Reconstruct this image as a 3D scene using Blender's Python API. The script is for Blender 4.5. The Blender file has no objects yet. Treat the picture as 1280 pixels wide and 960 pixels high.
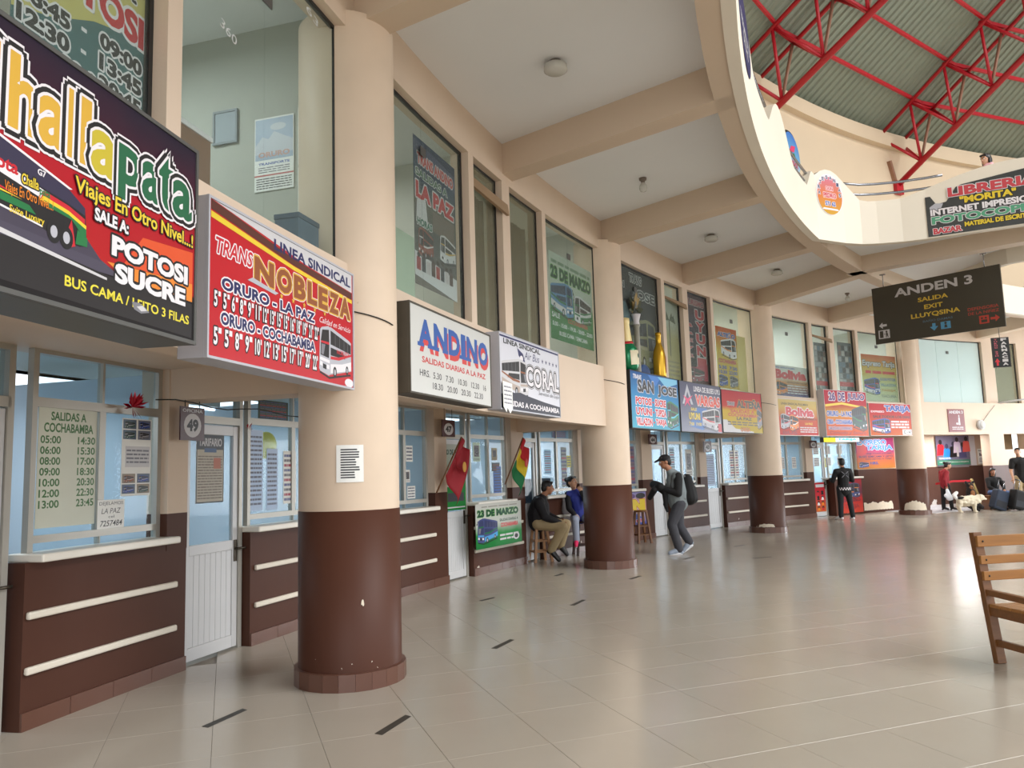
import bpy, bmesh, math, random
from mathutils import Vector, Matrix
random.seed(7)
D = bpy.data
COL = bpy.context.scene.collection
SC = bpy.context.scene
PI = math.pi

# ------------------------------------------------------------------ camera
FPX, PITCH, ROLL, EYE = 971.4, 0.1134, -0.031, 1.55
cam_d = D.cameras.new('camera'); cam = D.objects.new('camera', cam_d); COL.objects.link(cam)
cam_d.sensor_fit = 'HORIZONTAL'; cam_d.sensor_width = 36.0; cam_d.lens = FPX / 1280 * 36.0
cam_d.clip_start = 0.05; cam_d.clip_end = 300
_F = Vector((0, math.cos(PITCH), math.sin(PITCH))); _R0 = Vector((1, 0, 0)); _U0 = _R0.cross(_F)
_R = math.cos(ROLL) * _R0 + math.sin(ROLL) * _U0; _U = -math.sin(ROLL) * _R0 + math.cos(ROLL) * _U0
m = Matrix((_R, _U, -_F)).transposed().to_4x4(); m.translation = (0, 0, EYE)
cam.matrix_world = m
SC.camera = cam

# ------------------------------------------------------------------ world, light, exposure
W_ = D.worlds.new('world'); SC.world = W_; W_.use_nodes = True
bg = W_.node_tree.nodes['Background']; bg.inputs[0].default_value = (0.88, 0.94, 1.0, 1); bg.inputs[1].default_value = 2.0

def area(name, loc, target, sx, sy, power, color=(1, 1, 1), shape='RECTANGLE'):
    l = D.lights.new(name, 'AREA'); l.shape = shape; l.size = sx; l.size_y = sy; l.energy = power; l.color = color
    o = D.objects.new(name, l); COL.objects.link(o); o.location = loc
    d = Vector(target) - Vector(loc); o.rotation_euler = d.to_track_quat('-Z', 'Y').to_euler()
    return o
area('skylight', (25.6, -1.6, 19.0), (25.6, -1.6, 0), 25, 25, 12500, (1.0, 0.985, 0.96), 'DISK')
area('entrance_daylight', (18, -19, 4.5), (6, 8, 1.5), 18, 8, 240, (1.0, 0.985, 0.97))
area('side_entrance_daylight', (33, 9, 2.6), (10, 19, 2.2), 14, 6, 880, (1.0, 0.99, 0.97))
area('rear_fill_light', (-1.5, -9, 3.0), (2, 8, 1.6), 7, 4.5, 420, (1.0, 0.985, 0.97))  # soft fill added behind the camera to even out the columns
area('platform_door_daylight', (20.6, 24.6, 1.7), (8, 12, 0.6), 5.5, 3.2, 800, (0.90, 0.95, 1.0))
SC.view_settings.view_transform = 'Standard'; SC.view_settings.look = 'None'
SC.view_settings.exposure = -0.08; SC.view_settings.gamma = 1.0
SC.view_settings.use_curve_mapping = False
SC.cycles.max_bounces = 8; SC.cycles.diffuse_bounces = 5; SC.cycles.transparent_max_bounces = 16
SC.cycles.use_denoising = True
SC.cycles.caustics_reflective = False; SC.cycles.caustics_refractive = False
SC.cycles.sample_clamp_indirect = 6

# ------------------------------------------------------------------ the plan of the round hall
CX, CY, RW, T0, DT = 25.637, -1.574, 28.08, 2.8586, -0.1266
def ang(k): return T0 + DT * k
def pol(k, r): return Vector((CX + r * math.cos(ang(k)), CY + r * math.sin(ang(k)), 0))
def fr(k, r, z=0.0):
    """frame on the hall's circle: x along the wall (rightwards), y outwards, z up"""
    a = ang(k); o = (math.cos(a), math.sin(a), 0); t = (math.sin(a), -math.cos(a), 0)
    M = Matrix((t, o, (0, 0, 1))).transposed().to_4x4()
    M.translation = (CX + r * o[0], CY + r * o[1], z)
    return M
def frame_at(loc, deg):
    return Matrix.Translation(loc) @ Matrix.Rotation(math.radians(deg), 4, 'Z')

# ------------------------------------------------------------------ materials
def lin(c):
    c /= 255.0
    return c / 12.92 if c <= 0.04045 else ((c + 0.055) / 1.055) ** 2.4
_mats = {}
def mat(name, rgb, rough=0.5, metal=0.0, var=0.06, scale=6.0, bump=0.0, bscale=60.0, emit=0.0, spec=None):
    key = (name, rgb, rough, emit)
    if key in _mats: return _mats[key]
    mt = D.materials.new(name); mt.use_nodes = True; nt = mt.node_tree; N = nt.nodes; L = nt.links
    b = N['Principled BSDF']; c = [lin(x) for x in rgb]
    tc = N.new('ShaderNodeTexCoord'); nz = N.new('ShaderNodeTexNoise'); nz.inputs['Scale'].default_value = scale
    nz.inputs['Detail'].default_value = 4
    L.new(tc.outputs['Object'], nz.inputs['Vector'])
    mx = N.new('ShaderNodeMix'); mx.data_type = 'RGBA'
    mx.inputs[6].default_value = (*[x * (1 - var) for x in c], 1)
    mx.inputs[7].default_value = (*[min(1, x * (1 + var)) for x in c], 1)
    L.new(nz.outputs[0], mx.inputs[0]); L.new(mx.outputs[2], b.inputs['Base Color'])
    b.inputs['Roughness'].default_value = rough; b.inputs['Metallic'].default_value = metal
    if spec is not None: b.inputs['Specular IOR Level'].default_value = spec
    if emit: b.inputs['Emission Color'].default_value = (*c, 1); b.inputs['Emission Strength'].default_value = emit
    if bump:
        n2 = N.new('ShaderNodeTexNoise'); n2.inputs['Scale'].default_value = bscale; L.new(tc.outputs['Object'], n2.inputs['Vector'])
        bp = N.new('ShaderNodeBump'); bp.inputs['Strength'].default_value = bump; bp.inputs['Distance'].default_value = 0.02
        L.new(n2.outputs[0], bp.inputs['Height']); L.new(bp.outputs[0], b.inputs['Normal'])
    _mats[key] = mt
    return mt
def ink(r, g, b, rough=0.45): return mat('ink', (int(r * .92), int(g * .90), int(b * .92)), rough, var=0.03, scale=9)
def glass_mat(name, tint=(0.9, 0.95, 0.95), refl=1.0, haze=0.0, hazecol=(200, 205, 195)):
    if name in _mats: return _mats[name]
    mt = D.materials.new(name); mt.use_nodes = True; nt = mt.node_tree; N = nt.nodes; L = nt.links
    N.remove(N['Principled BSDF']); out = N['Material Output']
    tr = N.new('ShaderNodeBsdfTransparent'); tr.inputs[0].default_value = (*tint, 1)
    gl = N.new('ShaderNodeBsdfGlossy'); gl.inputs['Roughness'].default_value = 0.05
    fz = N.new('ShaderNodeFresnel'); fz.inputs[0].default_value = 1.35 + 0.12 * refl
    gb = N.new('ShaderNodeNewGeometry'); iv = N.new('ShaderNodeMath'); iv.operation = 'SUBTRACT'; iv.inputs[0].default_value = 1; L.new(gb.outputs['Backfacing'], iv.inputs[1])
    fm = N.new('ShaderNodeMath'); fm.operation = 'MULTIPLY'; L.new(fz.outputs[0], fm.inputs[0]); L.new(iv.outputs[0], fm.inputs[1])
    sc_ = N.new('ShaderNodeMath'); sc_.operation = 'MULTIPLY'; sc_.inputs[1].default_value = 0.32; L.new(fm.outputs[0], sc_.inputs[0]); fm = sc_
    mx = N.new('ShaderNodeMixShader'); L.new(fm.outputs[0], mx.inputs[0]); L.new(tr.outputs[0], mx.inputs[1]); L.new(gl.outputs[0], mx.inputs[2])
    last = mx
    if haze:
        df = N.new('ShaderNodeBsdfDiffuse'); df.inputs[0].default_value = (*[lin(x) for x in hazecol], 1)
        m2 = N.new('ShaderNodeMixShader'); m2.inputs[0].default_value = haze
        L.new(mx.outputs[0], m2.inputs[1]); L.new(df.outputs[0], m2.inputs[2]); last = m2
    L.new(last.outputs[0], out.inputs['Surface'])
    _mats[name] = mt
    return mt
def chipped(name, rgb, chip, rough, zmax, thr, scale=7.0, speck=0.72, spec=0.22):
    """painted plaster whose paint has flaked off in spots, mostly near the floor"""
    if name in _mats: return _mats[name]
    mt = mat(name, rgb, rough, var=0.08, scale=3.0, spec=spec); nt = mt.node_tree; N = nt.nodes; L = nt.links; b = N['Principled BSDF']
    base = b.inputs['Base Color'].links[0].from_socket
    g = N.new('ShaderNodeNewGeometry'); s = N.new('ShaderNodeSeparateXYZ'); L.new(g.outputs['Position'], s.inputs[0])
    nz = N.new('ShaderNodeTexNoise'); nz.inputs['Scale'].default_value = scale; nz.inputs['Detail'].default_value = 5; nz.inputs['Roughness'].default_value = 0.6
    L.new(g.outputs['Position'], nz.inputs['Vector'])
    mr = N.new('ShaderNodeMapRange'); mr.inputs[1].default_value = 0.0; mr.inputs[2].default_value = zmax
    mr.inputs[3].default_value = thr; mr.inputs[4].default_value = speck; L.new(s.outputs[2], mr.inputs[0])
    gt = N.new('ShaderNodeMath'); gt.operation = 'GREATER_THAN'; L.new(nz.outputs[0], gt.inputs[0]); L.new(mr.outputs[0], gt.inputs[1])
    mx = N.new('ShaderNodeMix'); mx.data_type = 'RGBA'; L.new(gt.outputs[0], mx.inputs[0]); L.new(base, mx.inputs[6])
    mx.inputs[7].default_value = (*[lin(x) for x in chip], 1); L.new(mx.outputs[2], b.inputs['Base Color'])
    _mats[name] = mt
    return mt

BEIGE = mat('beige_wall_paint', (210, 189, 168), 0.6, var=0.07, scale=1.5, bump=0.06)
BEIGE_COL = chipped('beige_column_paint', (214, 193, 171), (196, 172, 146), 0.5, 30, 0.74, 4.0, 0.78)
BROWN = chipped('brown_wall_paint', (77, 47, 36), (214, 205, 192), 0.5, 0.55, 0.66, 6.0, 0.80)
BROWN_COL = chipped('brown_column_paint', (80, 48, 36), (222, 214, 202), 0.48, 0.42, 0.60, 8.0, 0.79)
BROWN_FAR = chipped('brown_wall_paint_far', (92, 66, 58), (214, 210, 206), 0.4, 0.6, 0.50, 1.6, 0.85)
SKIRT = mat('brown_skirting_tile', (97, 65, 53), 0.3, var=0.10, scale=4)
CEIL = mat('ceiling_paint', (230, 232, 234), 0.75, var=0.03, scale=1.2)
BEAMM = mat('beam_paint', (204, 184, 162), 0.65, var=0.05, scale=1.5)
CREAM = mat('cream_counter_edge', (220, 211, 196), 0.4, var=0.05)
ALU = mat('aluminium_frame', (176, 172, 163), 0.42, 0.35, var=0.05)
ALUD = mat('dark_aluminium', (92, 92, 90), 0.45, 0.4)
WDOOR = mat('white_door_metal', (203, 203, 204), 0.42, 0.1, var=0.04)
BLACKM = mat('black_metal', (22, 22, 22), 0.45, 0.2)
STEEL = mat('steel_tube', (150, 152, 158), 0.25, 0.9)
PARAPET = mat('parapet_white_paint', (226, 217, 201), 0.6, var=0.05, scale=1.3)
UPW = mat('upper_wall_paint', (208, 188, 160), 0.65, var=0.05, scale=0.9)
REDS = mat('red_steel_paint', (176, 22, 38), 0.4, var=0.10, scale=3)
REDW = mat('faded_red_brace', (150, 110, 88), 0.5, var=0.12, scale=3)
ROOFM = mat('roof_sheet', (134, 142, 126), 0.55, 0.25, var=0.10, scale=0.7)
def wood(name, rgb, rough=.38):
    mt = mat(name, rgb, rough, var=.34, scale=1.0); nt = mt.node_tree; nz = [n for n in nt.nodes if n.type == 'TEX_NOISE'][0]; tc = [n for n in nt.nodes if n.type == 'TEX_COORD'][0]
    mp = nt.nodes.new('ShaderNodeMapping'); mp.inputs['Scale'].default_value = (2.5, 34, 34); nt.links.new(tc.outputs['Object'], mp.inputs[0]); nt.links.new(mp.outputs[0], nz.inputs['Vector']); return mt
WOOD = wood('varnished_wood', (150, 100, 46))
WOODD = wood('dark_varnished_wood', (112, 70, 32))
ROOMW = mat('room_wall_paint', (206, 208, 200), 0.8, var=0.05, scale=1.0)
ROOMG = mat('room_wall_greyish', (176, 178, 168), 0.8, var=0.05, scale=1.0)
ROOMB = mat('office_back_wall', (200, 212, 222), 0.8, var=0.04, scale=1.0)
GLASS = glass_mat('window_glass', (0.90, 0.94, 0.93), 1.0, 0.05)
GLASSC = glass_mat('shop_glass', (0.88, 0.95, 0.98), 1.0, 0.04)
GLASSF = glass_mat('dusty_glass', (0.80, 0.82, 0.76), 0.7, 0.30, (150, 146, 128))
PAPER = mat('paper', (236, 236, 232), 0.7, var=0.03)
DARKINK = ink(40, 40, 44)

# ------------------------------------------------------------------ mesh building
_tc = {}
def text_geo(s, off=0.0, shear=0.0):
    key = (s, round(off, 4), shear)
    if key in _tc: return _tc[key]
    cu = D.curves.new('tmp', 'FONT'); cu.body = s; cu.size = 1; cu.offset = off; cu.shear = shear
    cu.resolution_u = 3; cu.fill_mode = 'FRONT'
    o = D.objects.new('tmp', cu); me = o.to_mesh()
    vs = [(v.co.x, v.co.y) for v in me.vertices]; fs = [tuple(p.vertices) for p in me.polygons]
    o.to_mesh_clear(); D.objects.remove(o); D.curves.remove(cu)
    _tc[key] = (vs, fs)
    return _tc[key]

class MB:
    def __init__(s): s.v = []; s.f = []; s.mi = []; s.mats = []; s.y = 0.0; s.sm = []
    def slot(s, m):
        if m not in s.mats: s.mats.append(m)
        return s.mats.index(m)
    def add(s, vs, fs, m, smooth=False):
        n = len(s.v); s.v += [tuple(p) for p in vs]; i = s.slot(m)
        for f in fs: s.f.append(tuple(n + q for q in f)); s.mi.append(i); s.sm.append(smooth)
        return s
    def box(s, x0, x1, y0, y1, z0, z1, m):
        vs = [(x, y, z) for z in (z0, z1) for y in (y0, y1) for x in (x0, x1)]
        return s.add(vs, [(0, 2, 3, 1), (4, 5, 7, 6), (0, 1, 5, 4), (2, 6, 7, 3), (0, 4, 6, 2), (1, 3, 7, 5)], m)
    def pbox(s, k0, k1, r0, r1, z0, z1, m, n=None):
        """curved box on the hall's circle, world coordinates"""
        n = n or max(1, int(abs(k1 - k0) * 6 + 0.99)); vs = []; fs = []
        for i in range(n + 1):
            k = k0 + (k1 - k0) * i / n
            for r in (r0, r1):
                p = pol(k, r)
                for z in (z0, z1): vs.append((p.x, p.y, z))
        for i in range(n):
            a = 4 * i; b = a + 4
            fs += [(a, b, b + 1, a + 1), (a + 2, a + 3, b + 3, b + 2), (a + 1, b + 1, b + 3, a + 3), (a, a + 2, b + 2, b)]
        fs += [(0, 1, 3, 2), (4 * n, 4 * n + 2, 4 * n + 3, 4 * n + 1)]
        return s.add(vs, fs, m)
    def obox(s, a, b, w, h, m, up=(0, 0, 1)):
        """bar of section w x h from a to b"""
        a = Vector(a); b = Vector(b); d = (b - a).normalized(); up = Vector(up)
        if abs(d.dot(up)) > 0.98: up = Vector((1, 0, 0))
        x = d.cross(up).normalized(); u = x.cross(d).normalized(); vs = []
        for p in (a, b):
            for sx, su in ((-1, -1), (1, -1), (1, 1), (-1, 1)): vs.append(p + x * sx * w / 2 + u * su * h / 2)
        return s.add(vs, [(0, 1, 2, 3), (4, 7, 6, 5), (0, 4, 5, 1), (1, 5, 6, 2), (2, 6, 7, 3), (3, 7, 4, 0)], m)
    def tube(s, pts, r, m, seg=10, r2=None, smooth=True):
        pts = [Vector(p) for p in pts]; n = len(pts); vs = []; fs = []
        for i, p in enumerate(pts):
            d = (pts[min(i + 1, n - 1)] - pts[max(i - 1, 0)]).normalized()
            up = Vector((0, 0, 1)) if abs(d.z) < 0.9 else Vector((1, 0, 0))
            x = d.cross(up).normalized(); u = x.cross(d)
            rr = r if r2 is None else r + (r2 - r) * i / (n - 1)
            for j in range(seg):
                t = 2 * PI * j / seg; vs.append(p + x * math.cos(t) * rr + u * math.sin(t) * rr)
        for i in range(n - 1):
            for j in range(seg):
                a = i * seg + j; b = i * seg + (j + 1) % seg; fs.append((a, b, b + seg, a + seg))
        fs.append(tuple(range(seg))[::-1]); fs.append(tuple((n - 1) * seg + j for j in range(seg)))
        return s.add(vs, fs, m, smooth)
    def lathe(s, prof, m, seg=24, smooth=True, c=(0, 0, 0), a0=0, a1=2 * PI):
        vs = []; fs = []; n = len(prof); full = abs(a1 - a0 - 2 * PI) < 1e-6; cols = seg if full else seg + 1
        for j in range(cols):
            t = a0 + (a1 - a0) * j / seg
            for r, z in prof: vs.append((c[0] + r * math.cos(t), c[1] + r * math.sin(t), c[2] + z))
        for j in range(seg):
            q = (j + 1) % cols
            for i in range(n - 1): fs.append((j * n + i, q * n + i, q * n + i + 1, j * n + i + 1))
        return s.add(vs, fs, m, smooth)
    def sphere(s, c, r, m, seg=14, rings=9, M=None):
        r = (r, r, r) if isinstance(r, (int, float)) else r; vs = []; fs = []
        for i in range(rings + 1):
            p = PI * i / rings
            for j in range(seg):
                t = 2 * PI * j / seg; q = Vector((r[0] * math.sin(p) * math.cos(t), r[1] * math.sin(p) * math.sin(t), r[2] * math.cos(p)))
                if M: q = M @ q
                vs.append(Vector(c) + q)
        for i in range(rings):
            for j in range(seg):
                a = i * seg + j; b = i * seg + (j + 1) % seg; fs.append((a, a + seg, b + seg, b))
        return s.add(vs, fs, m, True)
    # ---- flat print in the xz plane; a layer lies a hair nearer to the viewer (-y) than what it covers
    def lay(s, x0, x1, z0, z1):
        if not hasattr(s, 'boxes'): s.boxes = []
        n = 1 + max([b_[4] for b_ in s.boxes if b_[0] < x1 and b_[1] > x0 and b_[2] < z1 and b_[3] > z0], default=0)
        s.boxes.append((x0, x1, z0, z1, n)); return s.y - 0.00016 * n
    def poly(s, pts, m):
        xs = [p[0] for p in pts]; zs = [p[1] for p in pts]; y = s.lay(min(xs), max(xs), min(zs), max(zs))
        return s.add([(p[0], y, p[1]) for p in pts], [tuple(range(len(pts)))], m)
    def ell(s, cx, cz, rx, rz, m, n=24):
        return s.poly([(cx + rx * math.cos(2 * PI * i / n), cz + rz * math.sin(2 * PI * i / n)) for i in range(n)], m)
    def text(s, t, x0, x1, z0, z1, m, bold=0.02, out=None, shadow=None, shear=0.0, arc=None):
        bs, _ = text_geo(t, bold, shear)
        bx0 = min(p[0] for p in bs); bx1 = max(p[0] for p in bs); by0 = min(p[1] for p in bs); by1 = max(p[1] for p in bs)
        sz = (z1 - z0) / (by1 - by0); sx = (x1 - x0) / (bx1 - bx0) if x1 is not None else sz
        def put(off, mm, dx=0, dz=0):
            vs, fs = text_geo(t, off, shear); pts = []; e_ = .1 * (z1 - z0); y = s.lay(x0 + dx - e_, x0 + dx + (bx1 - bx0) * sx + e_, z0 + dz - e_, z1 + dz + e_)
            for p in vs:
                X = (p[0] - bx0) * sx; Z = (p[1] - by0) * sz
                if arc: Z += arc * (1 - (2 * X / max(1e-6, (bx1 - bx0) * sx) - 1) ** 2)
                pts.append((x0 + X + dx, y, z0 + Z + dz))
            s.add(pts, fs, mm)
        if shadow: put(bold, shadow[0], shadow[1], shadow[2])
        for o in (out if isinstance(out, list) else [out] if out else []):
            r = o[1] * sz * 1.2 + .004; vs, fs = text_geo(t, bold, shear)
            y = s.lay(x0 - r, x0 + (bx1 - bx0) * sx + r, z0 - r, z1 + r)
            for q in range(10):
                dx, dz = r * math.cos(2 * PI * q / 10), r * math.sin(2 * PI * q / 10); pts = []
                for p in vs:
                    X = (p[0] - bx0) * sx; Z = (p[1] - by0) * sz
                    if arc: Z += arc * (1 - (2 * X / max(1e-6, (bx1 - bx0) * sx) - 1) ** 2)
                    pts.append((x0 + X + dx, y - q * 1e-6, z0 + Z + dz))
                s.add(pts, fs, o[0])
        put(bold, m)
        return s
    def build(s, name, parent=None, M=None, bevel=0.0, kind=None):
        me = D.meshes.new(name); me.from_pydata([tuple(p) for p in s.v], [], s.f)
        for mt in s.mats: me.materials.append(mt)
        if len(s.mats) > 1: me.polygons.foreach_set('material_index', s.mi)
        me.polygons.foreach_set('use_smooth', s.sm); me.update()
        o = D.objects.new(name, me); COL.objects.link(o)
        if parent is not None: o.parent = parent
        if M is not None: o.matrix_local = M
        if bevel:
            b = o.modifiers.new('bevel', 'BEVEL'); b.width = bevel; b.segments = 2; b.limit_method = 'ANGLE'; b.angle_limit = 0.7
        if kind: o['kind'] = kind
        return o

def thing(name, label, cat, M=None, group=None):
    o = D.objects.new(name, None); COL.objects.link(o); o.empty_display_size = 0.1
    if M is not None: o.matrix_world = M
    o['label'] = label; o['category'] = cat
    if group: o['group'] = group
    return o
def tag(o, label, cat, group=None):
    o['label'] = label; o['category'] = cat
    if group: o['group'] = group
    return o
def setting(name, M=None):
    o = D.objects.new(name, None); COL.objects.link(o); o.empty_display_size = 0.1
    if M is not None: o.matrix_world = M
    o['kind'] = 'structure'
    return o
def dup(root, M=None, parent=None):
    c = root.copy(); COL.objects.link(c)
    if parent is not None: c.parent = parent
    for ch in root.children: dup(ch, None, c)
    if M is not None: c.matrix_world = M
    return c
# ================================================================== FLOOR
floor_m = D.materials.new('polished_floor_tile'); floor_m.use_nodes = True
nt = floor_m.node_tree; N = nt.nodes; L = nt.links; b = N['Principled BSDF']
g = N.new('ShaderNodeNewGeometry')
n1 = N.new('ShaderNodeTexNoise'); n1.inputs['Scale'].default_value = 0.55; n1.inputs['Detail'].default_value = 5; L.new(g.outputs['Position'], n1.inputs['Vector'])
n2 = N.new('ShaderNodeTexNoise'); n2.inputs['Scale'].default_value = 38; n2.inputs['Detail'].default_value = 3; L.new(g.outputs['Position'], n2.inputs['Vector'])
mx = N.new('ShaderNodeMix'); mx.data_type = 'RGBA'
mx.inputs[6].default_value = (lin(166), lin(157), lin(144), 1); mx.inputs[7].default_value = (lin(188), lin(180), lin(167), 1)
L.new(n1.outputs[0], mx.inputs[0]); L.new(mx.outputs[2], b.inputs['Base Color'])
mr = N.new('ShaderNodeMapRange'); mr.inputs[3].default_value = 0.13; mr.inputs[4].default_value = 0.24; L.new(n2.outputs[0], mr.inputs[0]); L.new(mr.outputs[0], b.inputs['Roughness'])
b.inputs['Specular IOR Level'].default_value = 0.55
GROUT = mat('grout', (150, 141, 129), 0.5)

floor = MB()
ring = [pol(k, 34) for k in range(-8, 22)]
floor.add([(p.x, p.y, -0.02) for p in ring] + [(48, 10, -0.02), (48, -34, -0.02), (-14, -34, -0.02)], [tuple(range(len(ring) + 3))[::-1]], GROUT)
FLOOR = floor.build('floor', kind='structure')
# tiles: a 0.61 m grid turned by 20 degrees; the nearest ones are pieces of their own
ca, sa = math.cos(math.radians(20.2)), math.sin(math.radians(20.2)); TS = 0.61
cells = []
for i in range(-40, 75):
    for j in range(-25, 70):
        u = -0.07 + TS * (i + 0.5); w = 0.05 + TS * (j + 0.5)
        x = u * ca - w * sa; y = u * sa + w * ca
        r = math.hypot(x - CX, y - CY)
        if y < -6 or r > 29.9 or x > 34 or y > 31: continue
        px = 640 + FPX * x / max(0.1, y)
        vis = y > 3.0 and -160 < px < 1420
        cells.append((0 if vis else 1, math.hypot(x, y), x, y))
cells.sort()
def tile_mesh():
    h = TS / 2 - 0.0009; e = 0.0012
    vs = [(-h, -h, -0.02), (h, -h, -0.02), (h, h, -0.02), (-h, h, -0.02), (-h, -h, -e), (h, -h, -e), (h, h, -e), (-h, h, -e),
          (-h + e, -h + e, 0), (h - e, -h + e, 0), (h - e, h - e, 0), (-h + e, h - e, 0)]
    fs = [(8, 9, 10, 11)] + [(a, (a + 1) % 4, 4 + (a + 1) % 4, 4 + a) for a in range(4)] + [(4 + a, 4 + (a + 1) % 4, 8 + (a + 1) % 4, 8 + a) for a in range(4)]
    return vs, fs
tv, tf = tile_mesh()
tile0 = MB().add(tv, tf, floor_m).build('tile', FLOOR)
rot = Matrix.Rotation(math.radians(20.2), 4, 'Z')
rest = MB()
for q, (_, _, x, y) in enumerate(cells):
    if q < 295:
        o = tile0 if q == 0 else tile0.copy()
        if q: COL.objects.link(o); o.parent = FLOOR
        o.matrix_local = Matrix.Translation((x, y, 0)) @ rot
    else:
        rest.add([(x + p[0] * ca - p[1] * sa, y + p[0] * sa + p[1] * ca, p[2]) for p in tv], tf, floor_m)
rest.build('distant_tiles', FLOOR, kind='stuff')

# dark tape strips on the floor
TAPE = mat('grey_tape', (62, 58, 52), 0.6, var=0.2, scale=30)
tapes = [(-1.96, 5.33, 70, .38, 'dark tape strip on the floor nearest the left counter'), (-0.81, 5.08, 69, .37, 'dark tape strip on the floor right of the nearest column base'),
         (-0.155, 7.30, 65, .38, 'dark tape strip on the floor in the second row, left of centre'), (-0.39, 9.87, 53, .27, 'short dark tape strip on the floor near the door beside the green banner'),
         (0.70, 9.41, 65, .40, 'dark tape strip on the floor before the seated man'), (1.68, 11.39, 57, .35, 'dark tape strip on the floor just before the second column'),
         (2.94, 13.6, 53, .39, 'dark tape strip on the floor beside the walking man\'s shoe'), (4.11, 13.33, 22, .38, 'dark tape strip on the floor right of the walking man'),
         (4.33, 15.4, 44, .36, 'dark tape strip on the floor toward the third column'), (0.62, 11.95, 61, .28, 'short dark tape strip on the floor under the stool of the seated man')]
for x, y, a, ln, lb in tapes:
    o = MB().add([(-ln / 2, -.03, .0005), (ln / 2, -.026, .0005), (ln / 2 + .02, .028, .0005), (-ln / 2 + .01, .03, .0005),
                  (-ln / 2, -.03, .0015), (ln / 2, -.026, .0015), (ln / 2 + .02, .028, .0015), (-ln / 2 + .01, .03, .0015)],
                 [(4, 5, 6, 7), (0, 1, 5, 4), (1, 2, 6, 5), (2, 3, 7, 6), (3, 0, 4, 7)], TAPE).build('floor_tape')
    o.matrix_world = frame_at((x, y, 0), a); tag(o, lb, 'tape', 'tape strips on the floor')

# ================================================================== GALLERY CEILING, BEAMS
ZB, ZC = 5.26, 5.65
ceil = MB(); ceil.pbox(-6, 18, 24.95, 28.2, ZC, ZC + 0.15, CEIL)
ceil.pbox(-3, 10, 28.2, 32.3, ZC, ZC + 0.15, CEIL)
CEILO = ceil.build('ceiling', kind='structure')
def bar_at(k0, r0, k1, r1, w, z0, z1, m):
    a = pol(k0, r0); b2 = pol(k1, r1); return MB().obox((a.x, a.y, (z0 + z1) / 2), (b2.x, b2.y, (z0 + z1) / 2), w, z1 - z0, m)
for k in range(-4, 12):
    bar_at(k, 28.1, k - 0.28 - (0.14 if k == 4 else 0), 24.95, 0.28, ZB, ZC, BEAMM).build('beam', CEILO)
MB().pbox(-6, 18, 24.93, 25.2, ZB, ZC, BEAMM, 120).build('edge_beam', CEILO)

# bridge over the hall, joining the gallery near the third column
bd = Vector((0.758, -0.652, 0)); bn = Vector((0.652, 0.758, 0))
def P3(v, z): return (v.x, v.y, z)
near = [Vector(p + (0,)) for p in ((5.19, 12.60), (5.76, 12.88), (6.08, 12.97), (6.36, 12.96), (6.74, 12.89), (7.11, 12.75), (7.705, 12.445), (8.3, 12.14))]
near += [near[-1] + Vector((.89, -.457, 0)) * .7]
near += [near[-1] + bd * t for t in (1.2, 3, 6, 10)]
far0 = near[7] + bn * 2.85
rk = pol(4.95, 24.88)
farp = [far0 + bd * t for t in (10, 6, 3, 1.2, 0, -0.6)] + [far0 + bd * -0.95 + bn * 0.25, far0 + bd * -1.05 + bn * 0.8, Vector((9.75, 16.75, 0)), Vector((10.15, 17.35, 0)), rk]
slab = MB()
top = [v for v in near] + farp[:1]
ctr = [v + Vector((.05, .06, 0)) for v in near] + [v - Vector((.05, .06, 0)) for v in farp] + [pol(4.4, 25.0), pol(3.9, 25.0), pol(3.4, 25.0), pol(2.9, 25.0)]
n_ = len(ctr)
slab.add([P3(v, 5.56) for v in ctr] + [P3(v, 5.72) for v in ctr], [tuple(range(n_)), tuple(range(n_, 2 * n_))[::-1]] + [(i, (i + 1) % n_, n_ + (i + 1) % n_, n_ + i) for i in range(n_)], CEIL)
slab.build('bridge_slab', CEILO)
b0 = Vector((7.2, 14.85, 0)) - bd * .55
MB().obox(P3(b0, 5.42), P3(b0 + bd * 12, 5.42), 0.30, 0.32, BEAMM).build('beam', CEILO)
for t in (4.2, 8.4):
    q = near[7] + bd * (t - 1.0); MB().obox(P3(q, 5.44), P3(q + bn * 2.85, 5.44), 0.26, 0.26, BEAMM).build('beam', CEILO)

# parapet: white wall with humps, running along the ring and onto the bridge
def parapet(path, hf, name):
    vs = []; fs = []; s = 0; n = len(path)
    for i, p in enumerate(path):
        d = (path[min(i + 1, n - 1)] - path[max(i - 1, 0)]).normalized(); nn = Vector((-d.y, d.x, 0))
        if i: s += (p - path[i - 1]).length
        z = hf(i, s)
        for off in (0, 0.12):
            q = p + nn * off; vs += [(q.x, q.y, ZB - 0.01), (q.x, q.y, z)]
    for i in range(n - 1):
        a = 4 * i; b2 = a + 4
        fs += [(a, b2, b2 + 1, a + 1), (a + 2, a + 3, b2 + 3, b2 + 2), (a + 1, b2 + 1, b2 + 3, a + 3), (a, a + 2, b2 + 2, b2)]
    fs += [(0, 1, 3, 2), (4 * n - 4, 4 * n - 2, 4 * n - 1, 4 * n - 3)]
    return MB().add(vs, fs, PARAPET).build(name, kind='structure')
def hump(x, c, hw, h):
    t = abs(x - c) / hw
    return 0 if t >= 1 else h * (0.5 + 0.5 * math.cos(PI * t)) ** 0.6
def zring(k): return 6.0 + hump(((k - 0.77 + 0.5) % 1.0) - 0.5, 0, 0.30, 0.58)
kk = [-5 + 0.04 * i for i in range(int((2.48 + 5) / 0.04) + 1)]
ringp = [pol(k, 24.88) for k in kk]
def resample(pts, step):
    out = []
    for a, b2 in zip(pts, pts[1:]):
        n = max(1, int((b2 - a).length / step))
        out += [a + (b2 - a) * i / n for i in range(n)]
    return out + [pts[-1]]
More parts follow.
